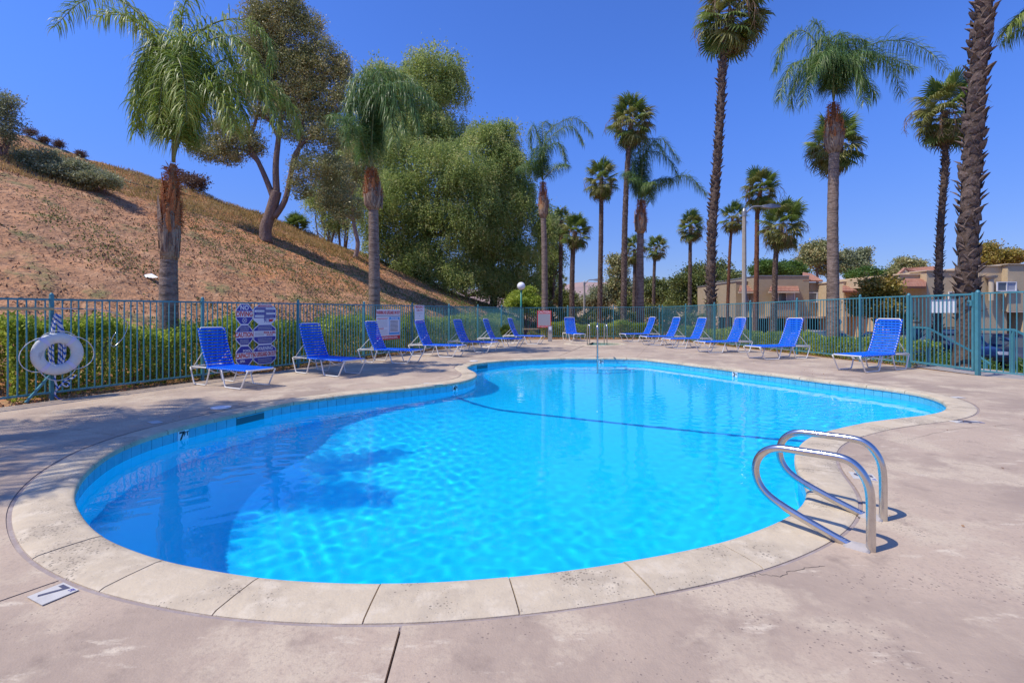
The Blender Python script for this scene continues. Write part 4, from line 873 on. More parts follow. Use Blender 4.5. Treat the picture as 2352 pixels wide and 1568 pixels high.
# background trees
back = [
 ('bushy_tree', 'dense rounded tree behind the tall palm left of the street lamp', [(1600,655,55,45),(1650,645,45,40),(1675,690,30,30),(1590,690,60,28)], 55, 'bushd', 900, .5, .32),
 ('bushy_tree', 'brownish tree mass right of the smooth palm at the far fence', [(1510,670,45,32),(1545,675,30,28),(1490,695,35,24),(1570,662,22,20)], 66, 'bushd', 700, .55, .36),
 ('bushy_tree', 'dark low tree clump between the far fan palms', [(1290,690,28,26),(1320,700,26,18),(1262,695,18,20)], 60, 'bushd', 420, .45, .32),
 ('eucalyptus_tree', 'slender grey-green tree left of the tall palm near the mesa', [(1372,680,22,26),(1362,700,26,18),(1390,694,18,20)], 58, 'greyl', 420, .4, .3),
 ('eucalyptus_tree', 'ragged olive tree rising between two palm trunks in the middle distance', [(1420,620,20,22),(1424,660,22,30),(1440,690,30,24),(1412,596,12,10)], 58, 'euc', 480, .45, .32),
 ('eucalyptus_tree', 'tall brown-green tree directly left of the thick smooth palm trunk', [(1870,590,30,30),(1885,570,20,16),(1900,605,28,30),(1850,600,20,16)], 75, 'euc', 620, .55, .4),
 ('eucalyptus_tree', 'tall thin tree with bare twigs right of the thick smooth palm trunk', [(1945,600,18,26),(1972,590,16,16),(1960,615,30,18),(1985,578,8,6)], 75, 'greyl', 500, .5, .4),
 ('bushy_tree', 'bright green round tree behind the left apartment roof', [(1765,615,28,22),(1800,622,22,16),(1745,622,20,14)], 70, 'bushg', 380, .45, .36),
 ('bushy_tree', 'green tree above the flat roof behind the double fan palms', [(1820,622,20,20),(1812,612,12,14),(1838,628,12,10)], 72, 'bushg', 260, .45, .36),
 ('bushy_tree', 'dark green tree row behind the middle roof', [(1990,632,30,14),(2030,636,30,12),(1960,638,22,10)], 70, 'bushg', 400, .5, .36),
 ('bushy_tree', 'brown-topped tree behind the tile gable', [(2085,612,30,16),(2110,618,26,14),(2060,625,20,14)], 68, 'euc', 380, .5, .36),
 ('bushy_tree', 'yellow-green tree above the right apartment roof', [(2290,585,40,22),(2320,592,30,18),(2262,595,24,20)], 42, 'bushy', 520, .35, .24),
 ('bushy_tree', 'low dark tree mass behind the far fence near the tall palm', [(1450,705,28,20),(1475,712,22,16)], 45, 'bushd', 260, .3, .2),
 ('bushy_tree', 'dark understorey tree below the weeping pepper trees at the hill foot', [(1010,620,70,34),(1080,640,60,34),(1140,655,50,34),(1190,675,40,24),(940,590,50,30)], 44, 'bushd', 800, .4, .26),
 ('bushy_tree', 'leafy tree beside the left end of the apartments', [(1672,690,22,30),(1690,640,16,18),(1655,710,22,22)], 48, 'bushd', 380, .35, .25)]
for i, (nm, lab, lst, Y, mk, nc, cr_r, ll) in enumerate(back):
    c = AT(np.mean([l[0] for l in lst]), 700, Y); gz = tz(c.x, c.y); low = max(l[1]+l[3] for l in lst); topz = AT(0, low-20, Y).z-gz
    bush(nm, lab, 'tree', lst, Y, M[mk], int(nc*1.6), 20, cr_r*.8, ll*.7, .32, base=(c.x, c.y, gz), seed=30+i, trunk=[(0, 0, -.1), (.1, 0, max(.6, topz*.5)), (0, 0, max(1.2, topz))], group=None, r0=.13, limbs=10, dep=.7)

# ---------------------------------------------------------------- pepper trees (weeping)
def pepper(lab, lst, Y, base, trunk, n, seed, m='pepper', Ls=.13):
    r = np.random.default_rng(seed); lb0 = px_lobes(lst, Y, .75); lb = sublobes(lb0, 18, r, .30); C, D = lobes_pts(lb, n, r, .5); n = len(C); b = np.array(base, float)
    ns = 15; ln_ = r.uniform(.5, 1.7, n); sw = r.normal(size=(n, 2))*.16+D[:, :2]*.35; P = []; DD = []
    for k in range(ns):
        u = k/(ns-1); q = C.copy(); q[:, 2] -= (u**1.25)*ln_; q[:, :2] += sw*np.sqrt(u)*ln_[:, None]; q += r.normal(size=q.shape)*.035; P.append(q)
        d = np.concatenate([r.normal(size=(n, 2))*.6+sw, np.full((n, 1), -.7)], 1); DD.append(d)
    P = np.vstack(P); DD = np.vstack(DD); V = leaves(P, Ls, .17, DD, .25, r)
    C2, D2 = lobes_pts([(l[0], l[1], l[2], l[3]*.86, l[4]*.86, l[5]*.86) for l in lb0], n//4, r, .2); V2 = clumps(C2, D2, 14, .35, Ls*1.1, .25, r)
    t = thing('pepper_tree', lab, 'tree', tuple(b)); inst('crown', np_mesh('crown', np.vstack([V, V2])-b, M[m]), t)
    mb = MB(); mb.tube(spl([Vector(q) for q in trunk], 5), lambda u: .32*(1-.45*u), 10); top = Vector(trunk[-1])
    limb_paths(mb, top, [Vector(C2[i]-b)*.8 for i in r.choice(len(C2), 14, replace=False)], .15, r, .35); mb.build('trunk', M['woodtree'], t, smooth=True)
def gp_(px, Y): X = (px-CX)*Y/FPX; return (X, Y, tz(X, Y)-.15)
pepper('tallest weeping pepper tree rising behind the second queen palm', [(1000,150,72,48),(1040,200,40,52),(960,220,80,70),(990,300,80,60),(935,320,60,60),(1030,330,60,50),(870,165,24,36),(870,240,50,60),(850,330,50,60),(890,420,60,60),(900,180,40,40)], 39, gp_(980, 39), [(0,0,0),(.3,0,2),(-.2,0,4.5),(0,0,6.5)], 7400, 41, Ls=.17)
pepper('broad weeping pepper tree covering the middle of the hillside foot', [(1000,400,95,80),(930,450,80,80),(1060,380,80,70),(1010,520,95,70),(900,520,60,60),(880,560,50,40),(960,600,60,40),(1050,625,60,36),(900,330,50,50),(1090,480,70,80),(960,590,60,40),(840,470,45,70)], 34.5, gp_(985, 36), [(0,0,0),(-.3,0,1.6),(.1,0,3.6)], 9000, 42, Ls=.15)
pepper('weeping pepper tree right of the others, next to the slim queen palm', [(1130,330,62,45),(1160,380,50,60),(1120,440,70,70),(1180,480,42,70),(1140,550,70,70),(1190,590,40,55),(1080,600,40,40),(1205,440,26,40),(1245,520,26,60),(1140,640,50,36),(1205,645,40,40),(1100,300,30,26),(1160,295,36,22)], 36, gp_(1130, 37), [(0,0,0),(.2,0,1.4),(-.1,0,3.2)], 8200, 43, Ls=.15)
pepper('hazy far pepper tree showing under the branches of the twisted tree', [(745,455,50,40),(790,400,40,60),(760,510,40,16),(810,330,30,60)], 44, gp_(770, 44), [(0,0,0),(.2,0,1.2),(0,0,2.4)], 2400, 44, Ls=.18)
pepper('small pepper tree trailing behind the leftmost far fan palms', [(1275,520,24,40),(1262,590,26,40),(1250,640,24,30)], 41, gp_(1262, 41), [(0,0,0),(.1,0,1.4),(0,0,2.8)], 1500, 45, Ls=.17)
# eucalyptus with forked trunk on the slope
eb = hill_hit(612, 552, 14); EY = eb.y; k_ = EY/FPX
def EP(px, py, dy=0): p = AT(px, py, EY+dy); return p-eb
r = np.random.default_rng(50)
el = px_lobes([(640,40,70,50),(690,90,60,60),(600,90,60,60),(655,150,75,60),(735,150,50,60),(560,190,50,50),(620,240,60,40),(740,230,60,60),(700,300,60,40),(760,310,40,40),(530,300,50,34),(490,340,56,30),(455,330,30,22),(520,360,40,20),(570,330,40,30),(650,10,40,30),(790,200,26,60),(770,380,36,24),(590,30,40,30),(760,430,50,50),(720,385,50,45),(800,480,36,40),(690,430,26,30),(620,130,50,50),(700,180,50,50),(670,230,50,50)], EY, .6)
C, D = lobes_pts(sublobes(el, 8, r, .45)+el, 6800, r, .35); V = clumps(C, D, 26, .16, .095, .24, r, hang=.3)
et = thing('eucalyptus_tree', 'big brown-green tree with forked trunk standing on the slope', 'tree', tuple(eb)); inst('crown', np_mesh('crown', V-np.array(eb), M['euc']), et)
mb = MB(); tr = lambda pts, r0, r1: mb.tube(spl([EP(*p) for p in pts], 4), lambda u: (r0+(r1-r0)*u)*k_, 9)
tr([(612,558),(611,525),(622,490),(632,455),(636,440)], 14, 11); tr([(630,460),(615,420),(595,375),(570,330),(545,310),(520,290)], 7, 2.5); tr([(636,448),(634,380),(640,320),(648,250),(650,150),(645,60)], 8, 2)
tr([(630,500),(655,460),(668,400),(680,350),(720,310),(760,280)], 7, 2.5); tr([(668,400),(690,330),(700,240),(720,160)], 5, 2); tr([(570,330),(590,270),(600,200),(600,110)], 4, 2); tr([(595,375),(560,345),(500,340)], 4, 1.5); tr([(640,320),(620,280),(570,230)], 4, 1.5)
mb.build('trunk', M['woodtree'], et, smooth=True)
cb = hill_hit(815, 592, 16); CYd = cb.y; mb = MB(); ct = thing('curved_tree', 'slim pale curved tree between the forked tree and second queen palm', 'tree', tuple(cb))
Q = lambda px, py: AT(px, py, CYd)-cb
mb.tube(spl([Q(815, 594), Q(822, 560), Q(812, 510), Q(806, 450), Q(790, 410)], 5), lambda u: .16*(1-.6*u), 8); mb.tube(spl([Q(812, 510), Q(785, 485), Q(755, 470)], 4), .04, 6); mb.tube(spl([Q(806, 450), Q(820, 410), Q(815, 370)], 4), .05, 6); mb.build('trunk', mat('pale_bark', (.34, .24, .2), .9, [(5, (.22, .15, .12), .5, .7)]), ct, smooth=True)
C, D = lobes_pts(px_lobes([(790,410,45,50),(825,370,35,50),(765,450,40,34),(810,330,30,30)], CYd, .7), 560, r, .3); inst('crown', np_mesh('crown', clumps(C, D, 24, .22, .12, .22, r, hang=.4)-np.array(cb), M['euc']), ct)

# ---------------------------------------------------------------- palms
def frond_mesh(path, ll, m, nl=150, seed=0, wid=.027, droop=1.0):
    """feather frond: rachis plus hanging leaflets; path = list of points (local)"""
    r = np.random.default_rng(seed); P = spl([Vector(p) for p in path], 6); A = np.array([list(p) for p in P]); d = np.r_[0, np.cumsum(np.linalg.norm(np.diff(A, axis=0), axis=1))]; Lr = d[-1]
    mb = MB(); mb.tube(P, lambda u: .028*(1-u)+.005, 5)
    u = np.repeat(np.linspace(.14, 1.0, nl), 2); u = np.clip(u+r.normal(size=len(u))*.004, 0, 1); X = np.stack([np.interp(u*Lr, d, A[:, k]) for k in range(3)], 1); X2 = np.stack([np.interp(np.clip(u*Lr+.06, 0, Lr), d, A[:, k]) for k in range(3)], 1); X1 = np.stack([np.interp(u*Lr-.06, d, A[:, k]) for k in range(3)], 1)
    T = unit(X2-X1); S_ = unit(np.cross(T, np.array([0, 0, 1.0]))); S_ *= np.where(np.arange(len(u)) % 2 == 0, 1, -1)[:, None]; Up = unit(np.cross(S_, T)); Up *= np.sign(Up[:, 2:3]+1e-9)
    l = ll*np.clip(np.minimum(1.1-.0*u, 1), 0, 1)*(.45+.55*np.sin(np.pi*np.clip(u*.86+.12, 0, 1)))*r.uniform(.75, 1.15, len(u))
    D0 = unit(S_*r.uniform(.5, 1.2, (len(u), 1))+T*r.uniform(.25, .75, (len(u), 1))+Up*r.normal(.15, .45, (len(u), 1))); q0 = X; segs = []
    wv_ = unit(np.cross(D0, r.normal(size=D0.shape)+np.array([0, 0, 1.5]))); w0 = wid*.5
    cur = X; dr = D0; nseg = 4
    for k in range(nseg):
        nd = unit(dr+np.array([0, 0, -1])*(.42*droop*(k+.6))*r.uniform(.35, 1.5, (len(u), 1))); nx = cur+nd*(l/nseg)[:, None]; wa = w0*(1 if k else .5); wb = w0*(1-(k+1)/nseg)**.6 if k < nseg-1 else .001
        segs.append(np.stack([cur-wv_*wa, cur+wv_*wa, nx+wv_*wb, nx-wv_*wb], 1)); cur = nx; dr = nd
    V = np.vstack(segs); n0 = len(mb.v); vs = V.reshape(-1, 3)
    me = bpy.data.meshes.new('frond'); co = np.vstack([np.array(mb.v), vs]); F0 = [list(f) for f in mb.f if len(f) == 4]; F = np.vstack([np.array(F0), np.arange(len(vs)).reshape(-1, 4)+n0])
    # join leaflet segments so each leaflet is one island
    nL = len(u)
    rem = np.arange(len(co))
    for k in range(1, nseg):
        for c, pc in ((0, 3), (1, 2)):
            rem[n0+(k*nL+np.arange(nL))*4+c] = n0+((k-1)*nL+np.arange(nL))*4+pc
    F = rem[F]; me.vertices.add(len(co)); me.vertices.foreach_set('co', co.astype(np.float32).ravel()); me.loops.add(F.size); me.loops.foreach_set('vertex_index', F.astype(np.int32).ravel()); me.polygons.add(len(F)); me.polygons.foreach_set('loop_start', np.arange(0, F.size, 4, dtype=np.int32))
    me.update(calc_edges=True); me.materials.append(M[m]); me.materials.append(M['stalk']); mi = np.zeros(len(F), np.int32); mi[:len(F0)] = 1; me.polygons.foreach_set('material_index', mi); return me
def arc(az, el, L, bend, n=7):
    p = Vector((0, 0, 0)); out = [p.copy()]; e = el
    for k in range(n): p = p+Vector((math.cos(az)*math.cos(e), math.sin(az)*math.cos(e), math.sin(e)))*(L/n); out.append(p.copy()); e -= bend/n*(.5+k/n)
    return out
def leafbase(w, h, m, curl=.3):
    """one dry leaf base: a V shaped split sheath, tip flaring outward (+x out, z up)"""
    vs = [(0, -w/2, 0), (0, w/2, 0), (.03, -w*.42, h*.5), (.03, w*.42, h*.5), (.05+curl*.4*h, -w*.12, h*.92), (.05+curl*.5*h, w*.1, h), (.045, 0, h*.25), (.07, 0, h*.6), (.03+curl*.6*h, 0, h*.95)]
    fs = [(0, 6, 2), (6, 7, 2), (6, 1, 3), (6, 3, 7), (2, 7, 4), (7, 8, 4), (7, 3, 5), (7, 5, 8), (0, 1, 6), (2, 4, 0), (3, 1, 5)]
    return MB().add(vs, fs).mesh('leaf_base', m)
def queen(lab, x, Y, zbase, tr, crown, fr, rad, ll, m='queen', seed=0, rand=8, boot=(0, 0), Lr=3.0, sheath=14, bend=2.2, bulge=1.75):
    """tr: trunk px points bottom->top ; crown: px where fronds start ; fr: list of px polylines (+ depth offset of the tip)"""
    r = np.random.default_rng(seed); X = (x-CX)*Y/FPX; b = Vector((X, Y, tz(X, Y)-.1 if zbase is None else zbase)); t = thing('queen_palm', lab, 'palm tree', tuple(b), 0, 'queen palms')
    P = [Vector((0, 0, 0))]+[AT(px, py, Y)-b for (px, py) in tr]; P = spl(P, 14); nP = len(P)
    def rf(u):
        k = int(u*(nP-1)+.5); return rad*(1.12-.2*u+.18*max(0, 1-u*9))*(1+(.035 if k % 3 == 0 else -.01 if k % 3 == 1 else 0))
    mb = MB(); mb.tube(P, rf, 16); mb.build('trunk', M['trunkq'], t, smooth=True)
    top = P[-1]; c = AT(crown[0], crown[1], Y)-b; hb = (c-top).length; lbm = [leafbase(rad*1.0, hb*.42, M['bootp'], .03), leafbase(rad*.7, hb*.26, M['fibre'], .12)]
    mb = MB(); mb.tube([top.lerp(c, k/8)-Vector((0, 0, .05)) for k in range(9)], [rad*q for q in (.95, .92*bulge, bulge, .97*bulge, .85*bulge, .6*bulge, .5, .4, .3)], 12); mb.build('crownshaft', M['bootp'], t, smooth=True)
    for k in range(sheath):
        u = k/sheath; a = k*2.4; rr_ = rad*bulge*(.93-.7*max(0, u-.45)); p = top.lerp(c, u*.62); me = lbm[0] if u < .38 else lbm[1]
        inst('leaf_base', me, t, (p.x+math.cos(a)*rr_, p.y+math.sin(a)*rr_, p.z), (r.normal()*.08, -.05+r.normal()*.04, a), (r.uniform(.8, 1.15),)*3)
    V = []; nf = 1500
    uu = r.uniform(.3, .95, nf); aa = r.uniform(0, 6.28, nf); rr_ = rad*bulge*(1.12-.85*uu); B = np.array(top)+(np.array(c)-np.array(top))*uu[:, None]; Pn = B+np.stack([np.cos(aa)*rr_, np.sin(aa)*rr_, uu*0], 1)
    o = inst('fibre', np_mesh('fibre', leaves(Pn, rad*.9, .05, np.stack([np.cos(aa)*.6, np.sin(aa)*.6, np.full(nf, -.2)], 1), .8, r), M['fibre']), t)
    for k, f in enumerate(fr):
        dy = f[-1]; ps = f[:-1]; n = len(ps); path = [c]+[AT(px, py, Y+dy*((i+1)/n)**.8)-b for i, (px, py) in enumerate(ps)]
        inst('frond', frond_mesh([p-c for p in path], ll, m, 170, seed*50+k), t, tuple(c))
    ms = [frond_mesh(arc(0, e, Lr*s, be), ll, m, 150, seed*50+20+i) for i, (e, s, be) in enumerate(((1.3, .9, bend), (1.0, 1.05, bend*.8), (1.45, .75, bend*.5), (.8, .8, bend*.7), (1.2, 1.0, bend+.5)))]
    for k in range(rand):
        inst('frond', ms[k % 5], t, tuple(c), (r.normal()*.15, r.normal()*.15, k*2.4+seed), (r.uniform(.85, 1.1),)*3)
    return t
queen('large queen palm at left with ragged brown trunk behind the fence', 388, 10.7, None, [(388,700),(388,640),(389,592)], (398,372),
      [[(395,250),(380,110),(330,40),(250,-10),(180,10),(130,60),.6], [(396,250),(384,130),(340,70),(270,30),(225,40),-.7], [(405,200),(415,60),(425,10),(450,-12),.2], [(398,220),(390,120),(360,100),(325,160),(310,240),-.5],
       [(398,240),(385,150),(350,150),(325,220),(330,290),.5], [(400,230),(405,120),(390,80),(350,110),(330,170),.9], [(402,220),(415,110),(430,90),(445,150),(450,240),-.7], [(402,230),(410,140),(395,130),(375,190),(365,270),-1.1], [(402,230),(425,130),(470,130),(500,190),.9],
       [(405,250),(425,120),(480,60),(550,45),(610,80),(625,150),.7], [(405,250),(430,140),(490,90),(550,90),(590,150),-.6], [(410,330),(450,260),(510,205),(570,185),(630,200),(670,250),(688,300),1.0], [(408,300),(440,220),(490,190),(540,210),(560,280),-.5], [(404,250),(430,170),(480,170),(520,230),(530,290),1.3], [(400,240),(395,140),(370,120),(350,180),(345,260),1.4], [(400,250),(402,150),(412,140),(425,200),(430,280),-1.4], [(410,320),(445,240),(500,180),(560,170),(610,220),(640,290),-.4], [(408,320),(435,250),(475,200),(515,230),(540,300),-1.0], [(405,230),(420,110),(455,70),(500,80),(530,140),.2], [(398,240),(380,180),(345,190),(320,250),(315,300),-.2], [(410,310),(440,230),(480,160),(540,130),(590,150),(620,220),1.5]], .175, .80, 'queen', 1, rand=0, Lr=2.0, sheath=26, bend=2.5, bulge=1.12)
queen('second queen palm with a full drooping crown in front of the pepper trees', 860, 16.5, None, [(860,640),(859,560),(858,480)], (854,385),
      [[(853,300),(845,200),(820,185),(800,260),-.6], [(854,300),(862,190),(900,165),(950,190),(985,240),.6], [(855,300),(880,210),(940,190),(1000,240),-.5], [(852,300),(835,220),(805,230),(795,330),.4], [(855,290),(858,180),(845,160),(825,200),1.0], [(856,290),(870,200),(905,220),(930,300),-1.2], [(853,290),(850,190),(835,165),(812,190),(800,250),-.3], [(855,290),(865,180),(885,160),(925,185),(955,250),.9], [(854,300),(850,230),(830,200),(812,250),(808,320),-.9], [(856,300),(875,230),(905,200),(945,240),(965,310),-.8], [(855,300),(862,240),(880,220),(900,270),(905,340),-1.3], [(854,280),(856,190),(870,165),(880,200),(885,260),-.4]], .175, .85, 'queend', 2, rand=2, Lr=2.6)
queen('slim queen palm with windswept crown right of the pepper trees', 1251, 28.8, None, [(1251,640),(1250,560),(1248,500)], (1247,415),
      [[(1247,370),(1255,310),(1290,280),(1330,275),(1360,310),.4], [(1247,370),(1262,320),(1310,290),(1340,330),-.5], [(1246,370),(1235,310),(1222,290),(1218,340),.3], [(1247,360),(1246,300),(1250,280),(1270,290),.8], [(1247,370),(1258,340),(1285,330),(1300,370),-1.0], [(1246,380),(1232,340),(1222,370),-.8]], .17, .85, 'queend', 3, rand=4, Lr=2.2)
queen('queen palm with a long frond reaching right, beside the tall thin fan palm', 1470, 28, None, [(1470,640),(1470,580),(1471,535)], (1473,455),
      [[(1490,440),(1530,415),(1580,405),(1622,445),.3], [(1476,400),(1490,340),(1520,320),(1560,370),.5], [(1472,400),(1465,340),(1452,340),(1448,400),-.5], [(1474,400),(1480,330),(1500,320),(1525,350),-1.0], [(1474,395),(1485,350),(1530,360),(1560,410),-.5], [(1473,400),(1470,330),(1480,318),(1490,340),1.0], [(1473,410),(1460,370),(1450,400),.8]], .20, .95, 'queend', 4, rand=6, Lr=2.3)
queen('tall queen palm with thick smooth trunk and orange fibrous boot', 1914, 19.5, None, [(1913,620),(1912,520),(1914,400),(1916,350)], (1914,232),
      [[(1905,180),(1880,110),(1840,70),(1800,100),(1780,160),.4], [(1908,190),(1870,140),(1820,150),(1800,190),(1790,230),-.5], [(1918,180),(1950,130),(2010,100),(2080,95),(2140,125),(2172,160),.5], [(1918,190),(1960,150),(2030,130),(2100,160),-.6], [(1912,170),(1905,110),(1880,60),(1865,50),.8], [(1915,170),(1925,110),(1960,90),(1990,95),-.6], [(1914,180),(1910,130),(1890,120),(1860,190),-1.2], [(1916,180),(1930,150),(1970,160),(2010,220),-1.0], [(1912,190),(1895,150),(1860,140),(1825,190),(1815,245),.7], [(1916,190),(1935,140),(1985,120),(2045,150),(2070,215),.6], [(1915,185),(1925,140),(1950,130),(1975,180),(1985,235),-1.3], [(1912,185),(1900,140),(1880,130),(1855,175),(1845,240),-.7], [(1914,180),(1915,120),(1925,80),(1945,95),(1960,140),.3], [(1914,180),(1908,110),(1895,85),(1875,110),(1865,170),-.2]], .195, 1.0, 'queend', 5, rand=2, Lr=2.3, sheath=18)
queen('queen palm beyond the right edge, only its long frond tips in view', 2560, 13, None, [(2560,500),(2560,200)], (2560,60),
      [[(2500,10),(2420,-10),(2350,30),(2300,80),.2], [(2500,40),(2430,0),(2370,15),(2320,60),.8]], .2, .75, 'queen', 6, rand=8, Lr=2.2)
queen('queen palm beyond the left edge that shades the near deck', -900, 4.4, None, [(-900,200),(-905,-300)], (-905,-470),
      [[(-700,-750),(-420,-650),-.3]], .2, .8, 'queen', 8, rand=14, Lr=2.9)

def fan_mesh(m, seed, pet=.75, bl=.62, spread=R(150), fold=.0, droop=.5, nseg=26):
    r = np.random.default_rng(seed); mb = MB(); mb.bar((0, 0, 0), (pet, 0, -.02), .022, .012, 1); V = []
    c0 = np.array([pet, 0, -.02])
    for k in range(nseg):
        a = -spread+2*spread*(k+.5)/nseg; da = spread/nseg; L = bl*(1-.25*abs(a)/spread)*r.uniform(.88, 1.08)
        def P(rad, an, z): return (c0[0]+rad*math.cos(an), rad*math.sin(an), c0[2]+z)
        za = lambda rad: .10*math.cos(a)*rad-.18*rad*abs(math.sin(a))
        rm_ = L*.55; dz = -droop*r.uniform(.5, 1.2)*L*.35
        vs = [P(.0, a, 0), P(rm_, a-da, za(rm_)-.012), P(rm_, a, za(rm_)+.022), P(rm_, a+da, za(rm_)-.012), P(L*.85, a-da*.35+r.normal()*.02, za(L*.85)+dz*.6), P(L*.85, a+da*.35, za(L*.85)+dz*.6), P(L*.98, a+r.normal()*.03, za(L)+dz*1.9)]
        mb.add(vs, [(0, 1, 2), (0, 2, 3), (1, 4, 5, 2), (2, 5, 3), (4, 6, 5)])
    return mb.mesh('frond', [m, M['stalk']])
FM = {}
for k in range(3):
    FM['g', k] = fan_mesh(M['fan'], k, .7, .72, R(140), droop=.5); FM['y', k] = fan_mesh(M['fany'], 10+k, .62, .72, R(120), droop=1.1); FM['d', k] = fan_mesh(M['fand'], 20+k, .5, .62, R(70), droop=1.3)
lb_small = [leafbase(.15, .2, M['boot'], c_) for c_ in (.35, .8)]
def fan_palm(lab, tr, crown, Y, rpx, rad, seed, nfr=30, ragged=.5, bark='trunkf', parts=0, dead=6, yel=.75, stalks=10):
    rad *= .62; r = np.random.default_rng(seed); x = tr[0][0]; X = (x-CX)*Y/FPX; b = Vector((X, Y, tz(X, Y)-.1)); t = thing('fan_palm', lab, 'palm tree', tuple(b), 0, 'fan palms'); c = AT(crown[0], crown[1]+rpx*.25, Y)-b
    P = spl([Vector((0, 0, 0))]+[AT(px, py, Y)-b for (px, py) in tr[1:]]+[c], 10); A = np.array([list(p) for p in P]); d = np.r_[0, np.cumsum(np.linalg.norm(np.diff(A, axis=0), axis=1))]; H = d[-1]
    rf = lambda u: rad*(1.12-.35*u+.25*max(0, 1-u*10))
    mb = MB(); mb.tube(P, rf, 12, cap=False)
    if not parts:
        n = int(min(700, H/ .055*1.0*4)); 
        for k in range(n):
            u = (k+.5)/n; p = [np.interp(u*H, d, A[:, j]) for j in range(3)]; a = k*2.4+r.normal()*.2; q = rf(u)*.93; h = .10+.10*ragged*r.uniform(.3, 1.2); w = .07+.04*ragged; o = (.03+.06*ragged*r.uniform(.2, 1))*(.7+.3*r.random()); ca, sa = math.cos(a), math.sin(a)
            L_ = lambda rr, tt, zz: (p[0]+ca*rr-sa*tt, p[1]+sa*rr+ca*tt, p[2]+zz)
            mb.add([L_(q, -w, 0), L_(q, w, 0), L_(q+o*.55, 0, h*.2), L_(q+o, r.normal()*.02, h)], [(0, 2, 3), (2, 1, 3), (0, 3, 1)], 1)
    mb.build('trunk', [M[bark], M['boot'] if bark == 'trunkf' else M[bark]], t, smooth=False)
    if parts:
        lo, hi = .10, 1.0; ms = [leafbase(1.35*rad, 1.3*rad, M['boot'], .25), leafbase(1.1*rad, 1.2*rad, M['boot'], .7), leafbase(1.2*rad, 1.15*rad, M['boot'], 1.05)]
        for k in range(parts):
            u = lo+(hi-lo)*(k+.5)/parts; p = [np.interp(u*H, d, A[:, j]) for j in range(3)]; u = min(1, max(lo, u+r.normal()*.004)); a = k*2.39996+r.normal()*.3; q = rf(u)*.94; w = r.random(); me = ms[0] if w < .45 else ms[1] if w < .8 else ms[2]
            inst('leaf_base', me, t, (p[0]+math.cos(a)*q, p[1]+math.sin(a)*q, p[2]), (r.normal()*.15, .12+r.normal()*.12, a+r.normal()*.15), (1, 1, r.uniform(.8, 1.15)))
    s = rpx*Y/FPX/1.38
    for k in range(nfr):
        u = k/nfr; el = R(80)-u**.9*R(150)+r.normal()*.1; a = k*2.39996; kind = 'g' if r.random() > yel*(.3+.9*u) else 'y'; zz = c.z+.25*s-.75*u*s; sc_ = s*r.uniform(.85, 1.1)
        inst('frond', FM[kind, int(r.integers(3))], t, (c.x+.08*math.cos(a), c.y+.08*math.sin(a), zz), (r.normal()*.35, -el, a), (sc_,)*3)
    for k in range(dead):
        a = k*2.4+1; inst('dead_frond', FM['d', k % 3], t, (c.x+.1*math.cos(a), c.y+.1*math.sin(a), c.z-.5*s), (r.normal()*.3, R(62+r.uniform(0, 20)), a), (s*r.uniform(.75, 1.0),)*3)
    if stalks:
        mb = MB()
        for k in range(stalks):
            a = r.uniform(0, 6.28); e = r.uniform(-.1, .6); pa = [Vector(p)*s+Vector((0, 0, -.1)) for p in arc(a, e, r.uniform(1.3, 1.9), 2.8, 6)]; mb.tube(pa, .012*s, 4)
            for q in pa[3:]:
                for _ in range(5): v = Vector(r.normal(size=3))*.12*s; v.z = -abs(v.z)-.15*s; mb.tube([q, q+v], .006*s, 3)
        mb.build('flower_stalk', M['fand'], t, loc=(c.x, c.y, c.z))
    return t
fan_palm('tallest fan palm with tapering shaggy trunk, crown cut by the frame top', [(1632,700),(1634,560),(1645,400),(1655,250),(1661,140)], (1682,2), 23.5, 92, .30, 61, 46, .8, parts=290, dead=8)
fan_palm('tall thin fan palm with a two-tiered crown left of the long queen frond', [(1432,700),(1434,560),(1440,400)], (1450,262), 27.5, 58, .24, 62, 44, .6, dead=5)
fan_palm('fan palm with small round crown standing left of the tall thin one', [(1376,700),(1380,560),(1381,460)], (1381,398), 33, 45, .25, 63, 36, .5)
fan_palm('fan palm with bushy crown near the slim queen palm', [(1313,700),(1315,600)], (1322,522), 34, 40, .28, 64, 36, .5)
fan_palm('fan palm half hidden by pepper foliage at the left of its pair', [(1287,700),(1288,590)], (1290,500), 38, 32, .25, 65, 26, .5)
fan_palm('small round fan palm right of the smooth queen trunk at the far fence', [(1499,710),(1503,610)], (1508,560), 47, 29, .24, 66, 30, .4)
fan_palm('fan palm partly behind the smooth queen trunk at the far fence', [(1455,710),(1458,620)], (1457,565), 42, 34, .26, 67, 26, .5)
fan_palm('fan palm with round crown left of the tallest palm trunk', [(1583,705),(1585,580)], (1586,510), 38, 35, .22, 68, 34, .4)
fan_palm('fan palm with slender rusty trunk left of the street lamp', [(1668,700),(1676,580)], (1683,490), 38, 34, .17, 69, 30, .3, 'trunko')
fan_palm('fan palm with orange upper trunk behind the street lamp arm', [(1735,700),(1738,560),(1740,480)], (1748,420), 32, 47, .22, 70, 38, .5, 'trunko')
fan_palm('wide fan palm with dead skirt right of the street lamp head', [(1777,700),(1781,600)], (1796,500), 29.5, 58, .24, 71, 42, .5, dead=9, stalks=9)
fan_palm('fan palm whose crown shows behind the orange boot of the queen palm', [(1904,700),(1908,500),(1912,400)], (1915,312), 25.5, 66, .22, 72, 38, .5, dead=7, stalks=9)
fan_palm('fan palm with yellowing crown left of the big rough trunk', [(2152,816),(2158,560),(2170,380)], (2170,235), 21.5, 76, .21, 73, 40, .8, parts=240, dead=9, stalks=10)
fan_palm('massive rough fan palm trunk behind the gate, crown above the frame', [(2212,840),(2219,700),(2228,450),(2243,200),(2262,0)], (2300,-300), 13.2, 130, .33, 74, 34, 1, parts=290, dead=4)
